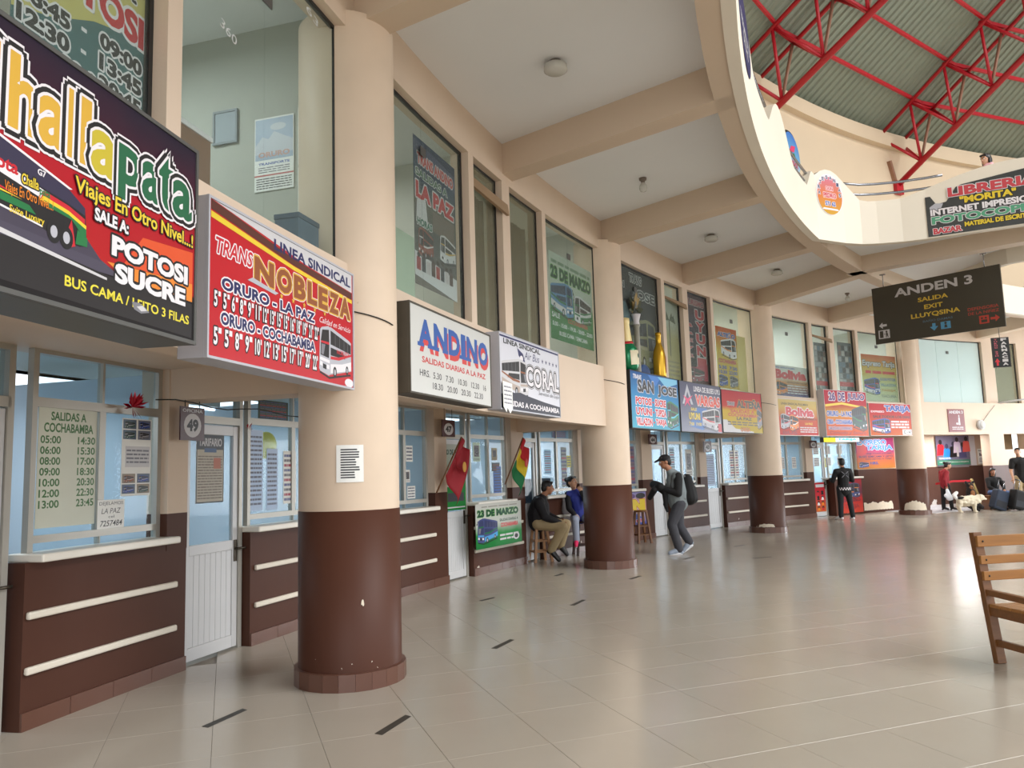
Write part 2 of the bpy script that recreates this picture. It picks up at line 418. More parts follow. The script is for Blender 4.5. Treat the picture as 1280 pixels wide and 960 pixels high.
nb = resample(near, 0.12); NR = len(ringp)
sn = [0]
for a, b2 in zip(nb, nb[1:]): sn.append(sn[-1] + (b2 - a).length)
def znear(s): return 6.0 + hump(s, 0.31, 0.70, 0.50) + hump(s, 3.35, 1.75, 0.36) + hump(s, 7.4, 1.2, 0.36)
def h1(i, s): return (zring(kk[i]) if kk[i] < 2.2 else 6.0 + hump(-(2.48 - kk[i]) * 3.15, .31, .70, .50)) if i < NR else znear(sn[i - NR])
parapet(ringp + nb, h1, 'trim_1')
kf = [4.98 + 0.05 * i for i in range(int(9 / 0.05))]
fb = resample(farp, 0.15)
parapet(fb + [pol(k, 24.88) for k in kf], lambda i, s: 6.0 if i < len(fb) - 8 else 6.0 + (hump(((kf[max(0, i - len(fb))] - 0.52 + 0.5) % 1.0) - 0.5, 0, 0.30, 0.52)), 'trim_2')
# steel hand rails in the dips between the humps
def rail(name, label, pts):
    o = thing(name, label, 'railing', Matrix.Translation(pts[0]))
    for dz in (0.16, 0.34):
        MB().tube([p - pts[0] + Vector((0, 0, dz)) for p in pts], 0.022, STEEL, 8).build('rail_bar', o)
    return o
for k0, k1, lb in ((-0.95, -0.5, 'steel handrail above the gallery parapet at the top of the frame'), (0.95, 1.55, 'steel handrail over the dip left of the oval blue sticker hump'), (1.98, 2.56, 'steel handrail in the dip in front of the oval light box')):
    rail('handrail', lb, [pol(k0 + (k1 - k0) * i / 8, 24.95) + Vector((0, 0, 5.98)) for i in range(9)])
ri = [i for i, s in enumerate(sn) if 0.55 < s < 2.35]
rail('handrail', 'twin steel handrail between the round sticker hump and the bookshop banner', [nb[i] + Vector((0.03, 0.05, 5.98)) for i in ri])
rail('handrail', 'steel handrail behind the leaning person on the bridge', [nb[i] + Vector((0.03, 0.08, 6.0)) for i, s in enumerate(sn) if 3.25 < s < 6])

# ================================================================== UPPER STOREY WALL AND ROOF
uw = MB(); uw.pbox(-6, 18, 28.1, 28.3, 5.8, 11.36, UPW)
uw.pbox(-6, 18, 27.9, 28.1, 11.0, 11.34, UPW)
uw.build('wall_upper', kind='structure')
MB().pbox(-6, 18, 25.2, 28.1, 5.8, 5.84, CEIL).build('floor', kind='structure')
# corrugated cone
vs = []; fs = []; rr_ = [29.0, 26, 23, 20, 17, 14, 11, 8.2]
def zroof(r): return 11.45 + 0.6 * (28.2 - r) - (0.012 * max(0, 20 - r) ** 2)
kroof = []; k = -8.0; per = 0.07
while k < 19:
    kroof += [(k, 0), (k + per * 0.36, 0), (k + per * 0.5, 1), (k + per * 0.86, 1)]; k += per
nr = len(rr_)
for k, up in kroof:
    for r in rr_:
        p = pol(k, r); vs.append((p.x, p.y, zroof(r) + 0.12 + 0.05 * up))
for i in range(len(kroof) - 1):
    for j in range(nr - 1):
        a = i * nr + j; fs.append((a, a + 1, a + nr + 1, a + nr))
ROOF = MB().add(vs, fs, ROOFM).build('roof', kind='structure')
fasc = MB().pbox(-6, 18, 28.0, 28.35, 11.34, 11.5, UPW); fasc.build('fascia', ROOF)
nodes_u = [28.2 - 1.09 * i for i in range(17)]; nodes_b = [27.25 - 1.09 * i for i in range(17)]
for kc in range(-2, 12, 2):
    for j in range(1, 15):
        r = nodes_u[j]; kc2 = kc + 0.15
        a = pol(kc2, r); b2 = pol(kc2 + 2, r); mid = (a + b2) / 2
        if j < 9: MB().obox(P3(a, zroof(r) + 0.02), P3(b2, zroof(r) + 0.02), 0.06, 0.10, REDS).build('purlin', ROOF)
# trusses: two upper chords, one lower chord, zigzag braces
TR = thing('roof_truss', 'red steel roof truss standing behind the round sticker on the parapet', 'truss', fr(6.15, 0))
def rz(x, r, z): return (x, r, z)
for sx in (-0.53, 0.53):
    MB().tube([rz(sx, 28.2, 11.38), rz(sx, 13, zroof(13) - 0.06)], 0.055, REDS, 8).build('upper_chord', TR)
MB().tube([rz(0, 28.07, 9.88), rz(0, 13, 9.88 + 0.6 * 15.07 - 0.5)], 0.085, REDS, 8).build('lower_chord', TR)
def zb(r): return 9.88 + 0.6 * (28.07 - r)
for i in range(9):
    for sx in (-0.53, 0.53):
        for ru in (nodes_u[i], nodes_u[i + 1]):
            col = REDW if (sx > 0 and ru == nodes_u[i + 1]) else REDS
            MB().tube([rz(sx, ru, zroof(ru) - 0.07), rz(0, nodes_b[i], zb(nodes_b[i]))], 0.045, col, 6).build('brace', TR)
    MB().tube([rz(-0.53, nodes_u[i], zroof(nodes_u[i]) - 0.07), rz(0.53, nodes_u[i], zroof(nodes_u[i]) - 0.07)], 0.04, REDS, 6).build('tie', TR)
MB().obox((0, 28.07, 9.62), (-0.34, 28.05, 10.6), 0.12, 0.1, REDW).build('foot_bracket', TR)
MB().box(-0.16, 0.16, 27.98, 28.1, 9.6, 10.0, REDS).build('foot_plate', TR)
for kx, lb in ((4.15, 'red steel roof truss springing from behind the oval light box'), (8.15, 'red steel roof truss at the far right edge of the roof'), (2.15, 'red steel roof truss nearest the top left of the roof')):
    t = dup(TR, fr(kx, 0)); t['label'] = lb
for o in D.objects:
    if o.name.startswith('roof_truss'): o['group'] = 'roof trusses'

# ================================================================== COLUMNS
SEG = 22
def column(label):
    o = thing('column', label, 'column', Matrix.Identity(4), 'round hall columns')
    MB().lathe([(0.395, 1.30), (0.395, 5.30)], BEIGE_COL, 40).build('upper_shaft', o)
    MB().lathe([(0.398, 0.0), (0.398, 1.302), (0.39, 1.302)], BROWN_COL, 40).build('lower_shaft', o)
    base = None
    for i in range(SEG):
        if base is None:
            h = PI / SEG * 0.985
            base = MB().add([(0.43 * math.cos(t), 0.43 * math.sin(t), z) for t in (-h, h) for z in (0, 0.125)] + [(0.395 * math.cos(t), 0.395 * math.sin(t), z) for t in (-h, h) for z in (0, 0.128)],
                            [(0, 2, 3, 1), (1, 3, 7, 5), (0, 1, 5, 4), (2, 6, 7, 3)], SKIRT).build('base_tile', o); bb = base
        else:
            bb = base.copy(); COL.objects.link(bb); bb.parent = o
        bb.matrix_local = Matrix.Rotation(2 * PI * (i + 0.5) / SEG, 4, 'Z')
    return o
c0 = column('round beige and brown column nearest the camera with a paper notice taped on')
c0.matrix_world = fr(0, RW)
for k, lb in ((2, 'round beige and brown column hiding the seated girl, second from the left'), (4, 'round beige and brown column with chipped base beside the yellow and red sign, third from the left'),
              (6, 'round beige and brown column beside the red barrier tape, farthest of the row'), (-2, 'round column behind the left edge of the frame')):
    c = dup(c0, fr(k, RW)); c['label'] = lb
# notice on the near column, wrapped round the shaft
# flaked plaster showing through the brown paint on the farthest column, and one bare fleck on the nearest
FLAKE = mat('bare_plaster', (222, 210, 190), .8, var=.12, scale=14)
def column_patch(o, k, a0, a1, z0, z1, n=18):
    c_ = pol(k, RW); q = math.atan2(-c_.y, -c_.x); ko = ang(k); vs = []
    for i in range(n + 1):
        t_ = q + a0 + (a1 - a0) * i / n; e = math.sin(PI * i / n) ** .28
        for z in (z0 + .02 * random.random(), z0 + .02 + (z1 - z0) * e * random.uniform(.72, 1)): vs.append((c_.x + .4015 * math.cos(t_), c_.y + .4015 * math.sin(t_), z))
    p_ = MB().add(vs, [(2 * i, 2 * i + 2, 2 * i + 3, 2 * i + 1) for i in range(n)], FLAKE).build('bare_patch', o); p_.matrix_parent_inverse = o.matrix_world.inverted()
for o in [x for x in D.objects if x.name.startswith('column') and x.parent is None]:
    if 'farthest' in o['label']: column_patch(o, 6, -.75, .85, .13, .40)
    if 'nearest' in o['label']: column_patch(o, 0, .20, .255, .60, .635, 6)
    if 'third' in o['label']: column_patch(o, 4, -.55, .35, .125, .20)
nt_ = MB(); a_c = math.atan2(-pol(0, RW).y, -pol(0, RW).x)
def wrap(da, z, r): return (r * math.cos(a_c + da), r * math.sin(a_c + da), z)
def wrapstrip(mb, a0, a1, z0, z1, r, m, n=6):
    vs = [wrap(a0 + (a1 - a0) * i / n, z, r) for i in range(n + 1) for z in (z0, z1)]
    mb.add(vs, [(2 * i, 2 * i + 2, 2 * i + 3, 2 * i + 1) for i in range(n)], m)
wrapstrip(nt_, -0.24, 0.27, 1.515, 1.795, 0.400, PAPER)
for i in range(12):
    w = random.uniform(0.24, 0.36); wrapstrip(nt_, -0.16, -0.16 + w, 1.755 - i * 0.019, 1.765 - i * 0.019, 0.4012, DARKINK if i != 1 else ink(60, 60, 62))
o = nt_.build('paper_notice'); o.matrix_world = Matrix.Translation(pol(0, RW)); tag(o, 'white typed paper notice taped to the nearest column', 'notice')

# ================================================================== WALL AT THE UPPER WINDOWS (polar)
ZS0, ZS1, ZW1 = 2.24, 3.20, 5.16
band = MB(); band.pbox(-1.9, 6.06, 27.9, 28.08, ZS0, ZS1, BEIGE); band.build('wall_band', kind='structure')
MB().pbox(-1.9, 6.2, 27.9, 28.12, ZW1, ZC, BEIGE).build('wall_lintel', kind='structure')
MB().pbox(-1.9, 8.0, 28.08, 29.9, 2.5, 2.66, BEIGE).build('ceiling_shop', kind='structure')
for k in (-2, 0, 2, 4, 6):
    a = pol(k, 28.2); b2 = pol(k - 0.02, 29.9); MB().obox(P3(a, 2.37), P3(b2, 2.37), 0.34, 0.27, BEIGE).build('beam', CEILO)
PIERS = [(0.655, 0.695), (0.93, 0.995), (1.30, 1.335)]
pc = 0
for base in (-2, 0, 2, 4):
    for a, b2 in [(-0.1, 0.1)] + PIERS:
        MB().pbox(base + a, base + b2, 27.9 if a > 0 else 27.98, 28.12, ZS1 - 0.01, ZW1 + 0.01, BEIGE, 1).build('wall_pier', kind='structure')
MB().pbox(5.9, 6.15, 27.85, 28.12, ZS1 - 0.01, ZW1 + 0.01, BEIGE, 2).build('wall_pier', kind='structure')
FRB = mat('black_window_seal', (26, 25, 24), 0.5)
WIN = [(0.10, 0.655, 2), (0.695, 0.93, 1), (0.995, 1.30, 1), (1.335, 1.90, 2)]
wn = 0
def up_window(k0, k1, panes, gm=GLASS):
    global wn
    wn += 1
    w = setting('window_%d' % wn)
    for i in range(panes):
        a = k0 + (k1 - k0) * i / panes; b2 = k0 + (k1 - k0) * (i + 1) / panes; g_ = 0.002 if panes > 1 else 0
        MB().pbox(a + g_, b2 - g_, 27.995, 28.005, ZS1, ZW1, gm, 1).build('pane', w)
    MB().pbox(k0, k1, 27.985, 28.02, ZW1 - 0.025, ZW1, FRB, 2).build('frame_top', w)
    MB().pbox(k1 - 0.009, k1, 27.985, 28.02, ZS1, ZW1, FRB, 1).build('frame_side', w)
    if panes > 1:
        km = (k0 + k1) / 2; M = fr(km, 27.985, ZW1 - 0.42)
        MB().box(-0.06, 0.06, -0.012, 0.0, 0.0, 0.09, ALUD).build('glass_clip', w, M, 0.004)
    return w
for base in (-2, 0, 2, 4):
    for a, b2, n in WIN:
        narrow = (n == 1 and base == 0)
        up_window(base + a, base + b2, n, GLASSF if narrow else GLASS)
# opened wooden top lights over the left narrow windows
for base, lb in ((0, 'tilted wooden top light over the narrow window above the pale timetable sign'), (2, 'wooden slat across the top of the narrow window beside the tall red-lettered poster'), (4, 'wooden slat across the narrow window above the blue and red date sign')):
    M = fr(base + 0.81, 27.97, 4.86)
    o = MB().add([(-.42, -.02, .0), (.44, -.16, -.16), (.44, -.14, -.06 if base else -.02), (-.42, 0, .12 if not base else .04), (-.42, .02, .0), (.44, -.12, -.16), (.44, -.10, -.04), (-.42, .04, .1 if not base else .04)],
                 [(0, 1, 2, 3), (4, 7, 6, 5), (0, 4, 5, 1), (1, 5, 6, 2), (2, 6, 7, 3), (3, 7, 4, 0)], mat('raw_wood', (150, 124, 96), 0.6, var=0.15)).build('top_light')
    o.matrix_world = M; tag(o, lb, 'top light')

# rooms behind the upper windows
rb = MB(); rb.pbox(-2.2, 7.6, 31.6, 31.8, 2.66, ZC, ROOMW); rb.build('wall_back_upper', kind='structure')
MB().pbox(-2.2, 7.6, 28.08, 31.8, 2.66, 2.72, ROOMW).build('floor', kind='structure')
for k in (-2.2, -0.80, 0.06, 0.965, 2.03, 2.965, 4.03, 4.965, 6.1, 7.6):
    mm = ROOMG if k in (0.06, -0.8) else ROOMW
    a = pol(k, 28.13); b2 = pol(k, 31.6); MB().obox(P3(a, 4.16), P3(b2, 4.16), 0.12, 2.98, mm).build('wall_partition', kind='structure')
TUBE = mat('lit_lamp_tube', (240, 248, 255), 0.4, emit=3.0)
def tube_or_fill_lamp(k, r, z, power, color, label, name='tube_or_fill_lamp', sx=1.1):
    t = thing(name, label, 'lamp', fr(k, r, z))
    MB().box(-0.62, 0.62, -0.05, 0.05, -0.02, 0.05, WDOOR).build('housing', t)
    MB().tube([(-0.58, 0, -0.045), (0.58, 0, -0.045)], 0.018, TUBE, 8).build('tube', t)
    l = D.lights.new('lamp_light', 'AREA'); l.shape = 'RECTANGLE'; l.size = sx; l.size_y = 0.2; l.energy = power; l.color = color
    lo = D.objects.new('lamp_light', l); COL.objects.link(lo); lo.parent = t; lo.location = (0, 0, -0.08)
    return t
for k, p, c, lb in ((-1.4, 40, (1, .98, .95), 'farthest left'), (-0.37, 46, (.92, .97, 1), 'behind the big bare window'), (0.5, 34, (1, .96, .9), 'behind the bus poster over the pale sign'), (1.5, 34, (1, .96, .9), 'behind the green and white poster'),
                    (2.5, 50, (1, .95, .85), 'behind the dark bus poster'), (3.5, 75, (1, .96, .88), 'behind the orange poster'), (4.45, 95, (.95, .98, 1), 'behind the red-lettered poster at the third column'), (5.5, 95, (.98, .98, 1), 'behind the yellow and red poster by the hanging sign'), (6.7, 120, (.92, .98, 1), 'behind the large empty window')):
    tube_or_fill_lamp(k, 29.9, 5.57, p * 1.15, c, 'added fill tube on the room ceiling ' + lb)  # fill lamps added to brighten the rooms behind the upper windows
# ---- right end: flush wall beyond the fourth column
MB().pbox(6.08, 8.2, 27.82, 28.12, 2.27, ZS1 + 0.03, BEIGE).build('wall_far', kind='structure')
MB().pbox(6.955, 7.14, 27.82, 28.12, 1.31, 2.27, BEIGE).build('wall_far', kind='structure')
MB().pbox(7.14, 7.42, 27.82, 28.12, 1.31, 1.79, BEIGE).build('wall_far', kind='structure')
MB().pbox(7.42, 8.2, 27.82, 28.12, 1.31, 2.27, BEIGE).build('wall_far', kind='structure')
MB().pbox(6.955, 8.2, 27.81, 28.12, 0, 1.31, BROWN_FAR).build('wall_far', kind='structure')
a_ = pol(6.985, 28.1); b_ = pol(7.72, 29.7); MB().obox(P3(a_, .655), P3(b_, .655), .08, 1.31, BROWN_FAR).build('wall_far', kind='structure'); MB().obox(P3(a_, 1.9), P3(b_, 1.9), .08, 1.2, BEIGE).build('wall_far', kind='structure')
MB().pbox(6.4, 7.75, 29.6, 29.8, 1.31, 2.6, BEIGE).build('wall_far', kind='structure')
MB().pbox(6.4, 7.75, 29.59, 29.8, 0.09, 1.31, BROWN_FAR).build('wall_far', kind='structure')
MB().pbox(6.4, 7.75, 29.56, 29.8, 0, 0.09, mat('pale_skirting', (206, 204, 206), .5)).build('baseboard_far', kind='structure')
MB().pbox(6.2, 6.97, 27.9, 29.58, 0, .012, mat('pale_threshold_tile', (206, 208, 214), .25)).build('trim_5', kind='structure')
FLK = []
for i in range(31):
    k = 5.905 + .40 * i / 30; p_ = pol(k, 29.544)
    for z in (.075 + .012 * math.sin(i * 2.3), .30 + .025 * math.sin(i * .7) + .012 * math.sin(i * 1.9) if 0 < i < 30 else .2): FLK.append((p_.x, p_.y, z))
MB().add(FLK, [(2 * i, 2 * i + 2, 2 * i + 3, 2 * i + 1) for i in range(30)], FLAKE).build('trim_6', kind='structure')
MB().pbox(7.14, 7.42, 28.3, 28.34, 1.7, 2.4, mat('dark_serving_hatch', (120, 96, 62), 0.7, var=0.3, scale=4)).build('wall_far', kind='structure')
for a, b2 in ((7.0, 7.145), (7.44, 7.6), (7.9, 8.2)):
    MB().pbox(a, b2, 27.9, 28.12, ZS1, ZW1 + 0.01, BEIGE, 1).build('wall_pier', kind='structure')
MB().pbox(6.15, 8.2, 27.9, 28.12, ZW1, ZC, BEIGE).build('wall_lintel', kind='structure')
WHITEF = glass_mat('whitened_glass', (0.9, 0.96, 0.97), 0.6, 0.55, (222, 236, 236))
up_window(6.15, 7.0, 3, WHITEF); up_window(7.145, 7.44, 1, GLASSF); up_window(7.6, 7.9, 1, WHITEF)

# ================================================================== GROUND FLOOR SHOP FRONTS
RG = 29.62
def wallseg(k0, k1, r0, r1, z0, z1, m=BROWN, nm='wall_left'): MB().pbox(k0, k1, r0, r1, z0, z1, m).build(nm, kind='structure')
shopwin = [(-.405, -.065), (.245, .65), (.77, 1.235), (1.555, 1.865), (2.175, 2.515), (2.635, 3.205), (3.56, 3.905), (4.225, 4.54), (4.66, 5.245), (5.565, 5.895)]
pil = [(-.065, .0), (.65, .77), (1.255, 1.345), (1.88, 1.995), (2.53, 2.62), (3.225, 3.345), (3.915, 4.0), (4.55, 4.65), (5.26, 5.35)]
panel = [(-.425, 0.0), (.235, 1.345), (1.54, 1.995), (2.16, 3.345), (3.545, 4.0), (4.215, 5.35), (5.54, 5.9)]
doorsp = [(-.65, -.445), (.015, .225), (1.36, 1.53), (2.015, 2.15), (3.36, 3.535), (4.015, 4.20), (5.37, 5.53)]
for a, b2 in panel:
    wallseg(a, b2, RG, RG + 0.16, 0, 1.06)
    base = setting('baseboard_left')
    n = max(1, round((b2 - a) * 3.75 / 0.42))
    for i in range(n):
        q0 = a + (b2 - a) * i / n; q1 = a + (b2 - a) * (i + 1) / n
        MB().pbox(q0 + 0.0006, q1 - 0.0006, RG - 0.018, RG, 0, 0.115, SKIRT, 1).build('tile', base)
    rails = setting('trim_3')
    segs = [(max(a, p0), min(b2, p1)) for p0, p1 in ((a + .004, b2 - .035),)]
    if (a, b2) == (.235, 1.345): segs = [(.25, .70), (.73, 1.25)]
    if (a, b2) == (2.16, 3.345): segs = [(2.17, 2.58), (2.60, 3.23)]
    if (a, b2) == (4.215, 5.35): segs = [(4.23, 4.60), (4.63, 5.25)]
    if (a, b2) == (5.54, 5.9): segs = []
    for s0, s1 in segs:
        for z in (0.72, 0.37):
            MB().pbox(s0, s1, RG - 0.035, RG, z - 0.025, z + 0.025, CREAM).build('rail', rails, bevel=0.012)
for (a, b2) in pil:
    wallseg(a, b2, RG - 0.005, RG + 0.2, 1.0, 1.30); wallseg(a, b2, RG - 0.004, RG + 0.2, 1.30, 2.5, BEIGE)
wallseg(5.9, 6.4, 29.55, 29.75, 0, 1.31, BROWN); wallseg(5.9, 6.4, 29.55, 29.75, 1.31, 2.5, BEIGE)
wallseg(-1.6, -.66, RG, RG + .2, 0, 1.3); wallseg(-1.6, -.66, RG, RG + .2, 1.3, 2.5, BEIGE)
SILL = mat('cream_counter_top', (232, 226, 214), 0.35, var=0.06)
for (a, b2) in shopwin:
    if a > 5.5: continue
    MB().pbox(a - .012, b2 + .012, 29.51, 29.80, 1.06, 1.115, SILL).build('counter', setting('trim_4'), bevel=0.012)
MB().pbox(5.50, 5.90, 29.38, 29.80, 1.06, 1.115, SILL).build('counter', setting('trim_4'), bevel=0.012)
wallseg(5.54, 5.9, 29.45, 29.7, 0, 1.06)
for (a, b2) in shopwin:
    wn += 1; w = setting('window_%d' % wn); RGW = 29.71
    def bar(k0, k1, z0, z1, nm, m=ALU, d=0.025): MB().pbox(k0, k1, RGW - d, RGW + d, z0, z1, m, 1).build(nm, w)
    f = 0.012
    bar(a, a + f, 1.115, 2.5, 'frame_post'); bar(b2 - f, b2, 1.115, 2.5, 'frame_post')
    bar(a + f, b2 - f, 2.10, 2.165, 'frame_rail'); bar(a + f, b2 - f, 1.175, 1.225, 'frame_rail'); bar(a + f, b2 - f, 2.47, 2.5, 'frame_rail')
    n = 2 if b2 - a < .45 else 3
    for i in range(n):
        q0 = a + f + (b2 - a - 2 * f) * i / n; q1 = a + f + (b2 - a - 2 * f) * (i + 1) / n
        if i: bar(q0 - .008, q0 + .008, 1.225, 2.10, 'mullion'); bar(q0 - .003, q0 + .003, 2.165, 2.47, 'transom_bar'); bar(q0 - .001, q0 + .001, 1.12, 1.18, 'slot_bar')
        bar(q0 + .008, q1 - .008, 1.225, 2.10, 'pane', GLASSC, 0.003)
        bar(q0 + .004, q1 - .004, 2.165, 2.47, 'transom_pane', GLASSC, 0.003)
    bar(a + f, b2 - f, 1.12, 1.175, 'slot_pane', GLASSC, 0.003)

# doors: glazed above, vertical boards below
HANDLE = mat('door_lock_metal', (84, 76, 66), 0.35, 0.7)
def door(n, k0, k1, low=1.0, glaz=GLASSC):
    w = (k1 - k0) * 3.75; M = fr((k0 + k1) / 2, 29.74)
    d = setting('door_%d' % n, M); h = w / 2
    for sx in (-1, 1): MB().box(sx * h - .025, sx * h + .025, -.04, .04, 0, 2.5, ALU).build('door_frame', d)
    MB().box(-h, h, -.04, .04, 2.08, 2.15, ALU).build('door_frame', d); MB().box(-h, h, -.04, .04, 2.46, 2.5, ALU).build('door_frame', d)
    MB().box(-h + .03, h - .03, -.003, .003, 2.15, 2.46, GLASSC).build('transom_pane', d)
    i = h - .028
    for sx in (-1, 1): MB().box(sx * i - (0.07 if sx > 0 else 0), sx * i + (0 if sx > 0 else .07), -.025, .02, 0.02, 2.07, WDOOR).build('stile', d, bevel=.004)
    for z0, z1 in ((.02, .13), (low - .09, low), (1.98, 2.07)): MB().box(-i + .07, i - .07, -.024, .02, z0, z1, WDOOR).build('rail', d, bevel=.004)
    MB().box(-i + .07, i - .07, -.003, .003, low, 1.98, glaz).build('pane', d)
    nb_ = 8; bw = (2 * i - .14) / nb_; s0 = None
    for q in range(nb_):
        if s0 is None: s = s0 = MB().box(.0015, bw - .0015, -.014, .008, 0, low - .22, WDOOR).build('board', d, bevel=.003)
        else: s = s0.copy(); COL.objects.link(s); s.parent = d
        s.matrix_local = Matrix.Translation((-i + .07 + q * bw, 0, .13))
    hd = MB().box(i - .055, i - .015, -.035, -.025, .80, 1.0, HANDLE)
    hd.tube([(i - .035, -.03, .92), (i - .035, -.075, .92), (i + .05, -.08, .92)], .011, HANDLE, 8)
    hd.build('handle', d)
    return d
for n, (a, b2) in enumerate(doorsp): door(n + 1, a, b2, 1.0)

# offices behind the fronts
ob = MB(); ob.pbox(-1.2, 6.4, 32.2, 32.4, 0, 2.5, ROOMB); ob.build('wall_back', kind='structure')
for k in (-.68, .0, .71, 1.30, 1.95, 2.57, 3.29, 3.96, 4.60, 5.30, 5.92):
    a = pol(k, 29.83); b2 = pol(k, 32.2); MB().obox(P3(a, 1.25), P3(b2, 1.25), 0.08, 2.5, ROOMB).build('wall_partition', kind='structure')
cool = (0.78, 0.91, 1.0)
for k, p, lb in ((-.33, 16, 'of the left office'), (.35, 17, 'of the front office behind door 49'), (1.0, 8, 'of the office behind the nearest column'), (1.62, 20, 'of the office right of plate 47'), (2.3, 24, 'of the office behind the seated man'), (2.9, 20, 'of the office behind the second column'),
               (3.62, 34, 'of the office behind the walking man'), (4.28, 30, 'of the office just left of the third column'), (4.95, 26, 'of the office right of the third column'), (5.6, 34, 'of the office where the woman stands')):
    tube_or_fill_lamp(k, 30.9, 2.42, p * (1.5 if k < 1 else 1.15 if k < 5.3 else 2.0), cool, 'tube lamp on the ceiling ' + lb)
tube_or_fill_lamp(6.85, 28.7, 2.42, 75, (1, .97, .95), 'added fill tube under the soffit over the photo poster recess')  # fill lamp added to lift the dark recess
tube_or_fill_lamp(6.2, 29.0, 2.40, 26, (1, .97, .95), 'added fill tube under the soffit before the purple and red banner')  # fill lamp added to brighten the banner wall
# furniture glimpsed in the offices
DESKM = mat('dark_blue_cabinet', (48, 62, 84), 0.5); 
def deskthing(k, r, label, w=1.1, h=.78, m=WOODD, cat='desk', name='office_desk'):
    t = thing(name, label, cat, fr(k, r))
    MB().box(-w / 2, w / 2, -.3, .3, h - .04, h, m).build('top', t, bevel=.006)
    for sx in (-1, 1): MB().box(sx * (w / 2 - .03) - .02, sx * (w / 2 - .03) + .02, -.28, .28, 0, h - .04, m).build('side_panel', t)
    MB().box(-w / 2 + .05, w / 2 - .05, .2, .22, .2, h - .04, m).build('back_panel', t)
deskthing(-.24, 30.5, 'wooden desk inside the left office', m=mat('pale_blue_top', (150, 180, 205), .4)); deskthing(.42, 30.5, 'wooden desk inside the office right of door 49'); deskthing(1.68, 30.6, 'wooden desk inside the office above the green banner'); deskthing(3.7, 30.6, 'wooden desk inside the office behind the walking man')
def cabinet(k, r, w, h, m, label):
    t = thing('cabinet', label, 'cabinet', fr(k, r))
    MB().box(-w / 2, w / 2, -.2, .2, 0, h, m).build('body', t, bevel=.006)
    for sx in (-1, 1): MB().box(min(0, sx * (w / 2 - .02)) + .01, max(0, sx * (w / 2 - .02)) - .01, -.216, -.2, .05, h - .05, m).build('door', t, bevel=.004)
cabinet(2.12, 30.4, .6, 1.95, mat('near_black_cabinet', (38, 36, 38), .5), 'tall black cabinet behind the Bolivian flag')
cabinet(2.36, 30.3, .75, 1.42, DESKM, 'dark blue cabinet inside the window behind the seated man')

# ================================================================== SIGNS
NAVY = ink(28, 34, 92); RED = ink(206, 28, 44); DRED = ink(150, 14, 28); WHT = ink(242, 242, 240); BLK = ink(20, 18, 22); YEL = ink(240, 214, 52); ORG = ink(240, 140, 30); GRN = ink(22, 122, 62); DGR = ink(16, 74, 52); GREY = ink(130, 132, 136); SKY = ink(84, 170, 224); BLU = ink(34, 78, 168); TEAL = ink(62, 108, 108); PURP = ink(92, 50, 120); PINK = ink(228, 60, 110); CYAN = ink(90, 200, 220); GOLD = ink(226, 180, 60); BRZ = ink(150, 84, 40); SIL = ink(190, 194, 198); PALE = ink(214, 216, 214); LGRN = ink(120, 190, 90)
def ramp_mat(name, stops, axis='Z', rough=0.5):
    mt = D.materials.new(name); mt.use_nodes = True; nt = mt.node_tree; N = nt.nodes; L = nt.links; b = N['Principled BSDF']
    tc = N.new('ShaderNodeTexCoord'); s = N.new('ShaderNodeSeparateXYZ'); L.new(tc.outputs['Generated'], s.inputs[0])
    nz = N.new('ShaderNodeTexNoise'); nz.inputs['Scale'].default_value = 3; L.new(tc.outputs['Generated'], nz.inputs['Vector'])
    ad = N.new('ShaderNodeMath'); ad.operation = 'MULTIPLY_ADD'; ad.inputs[1].default_value = 0.18; L.new(nz.outputs[0], ad.inputs[0]); L.new(s.outputs[axis], ad.inputs[2])
    su = N.new('ShaderNodeMath'); su.operation = 'SUBTRACT'; su.inputs[1].default_value = 0.09; L.new(ad.outputs[0], su.inputs[0])
    cr = N.new('ShaderNodeValToRGB'); e = cr.color_ramp.elements
    while len(e) < len(stops): e.new(0.5)
    for q, (p, c) in zip(e, stops): q.position = p; q.color = (*[lin(x * .84) for x in c], 1)
    L.new(su.outputs[0], cr.inputs[0]); L.new(cr.outputs[0], b.inputs['Base Color']); b.inputs['Roughness'].default_value = rough; b.inputs['Specular IOR Level'].default_value = .25
    return mt

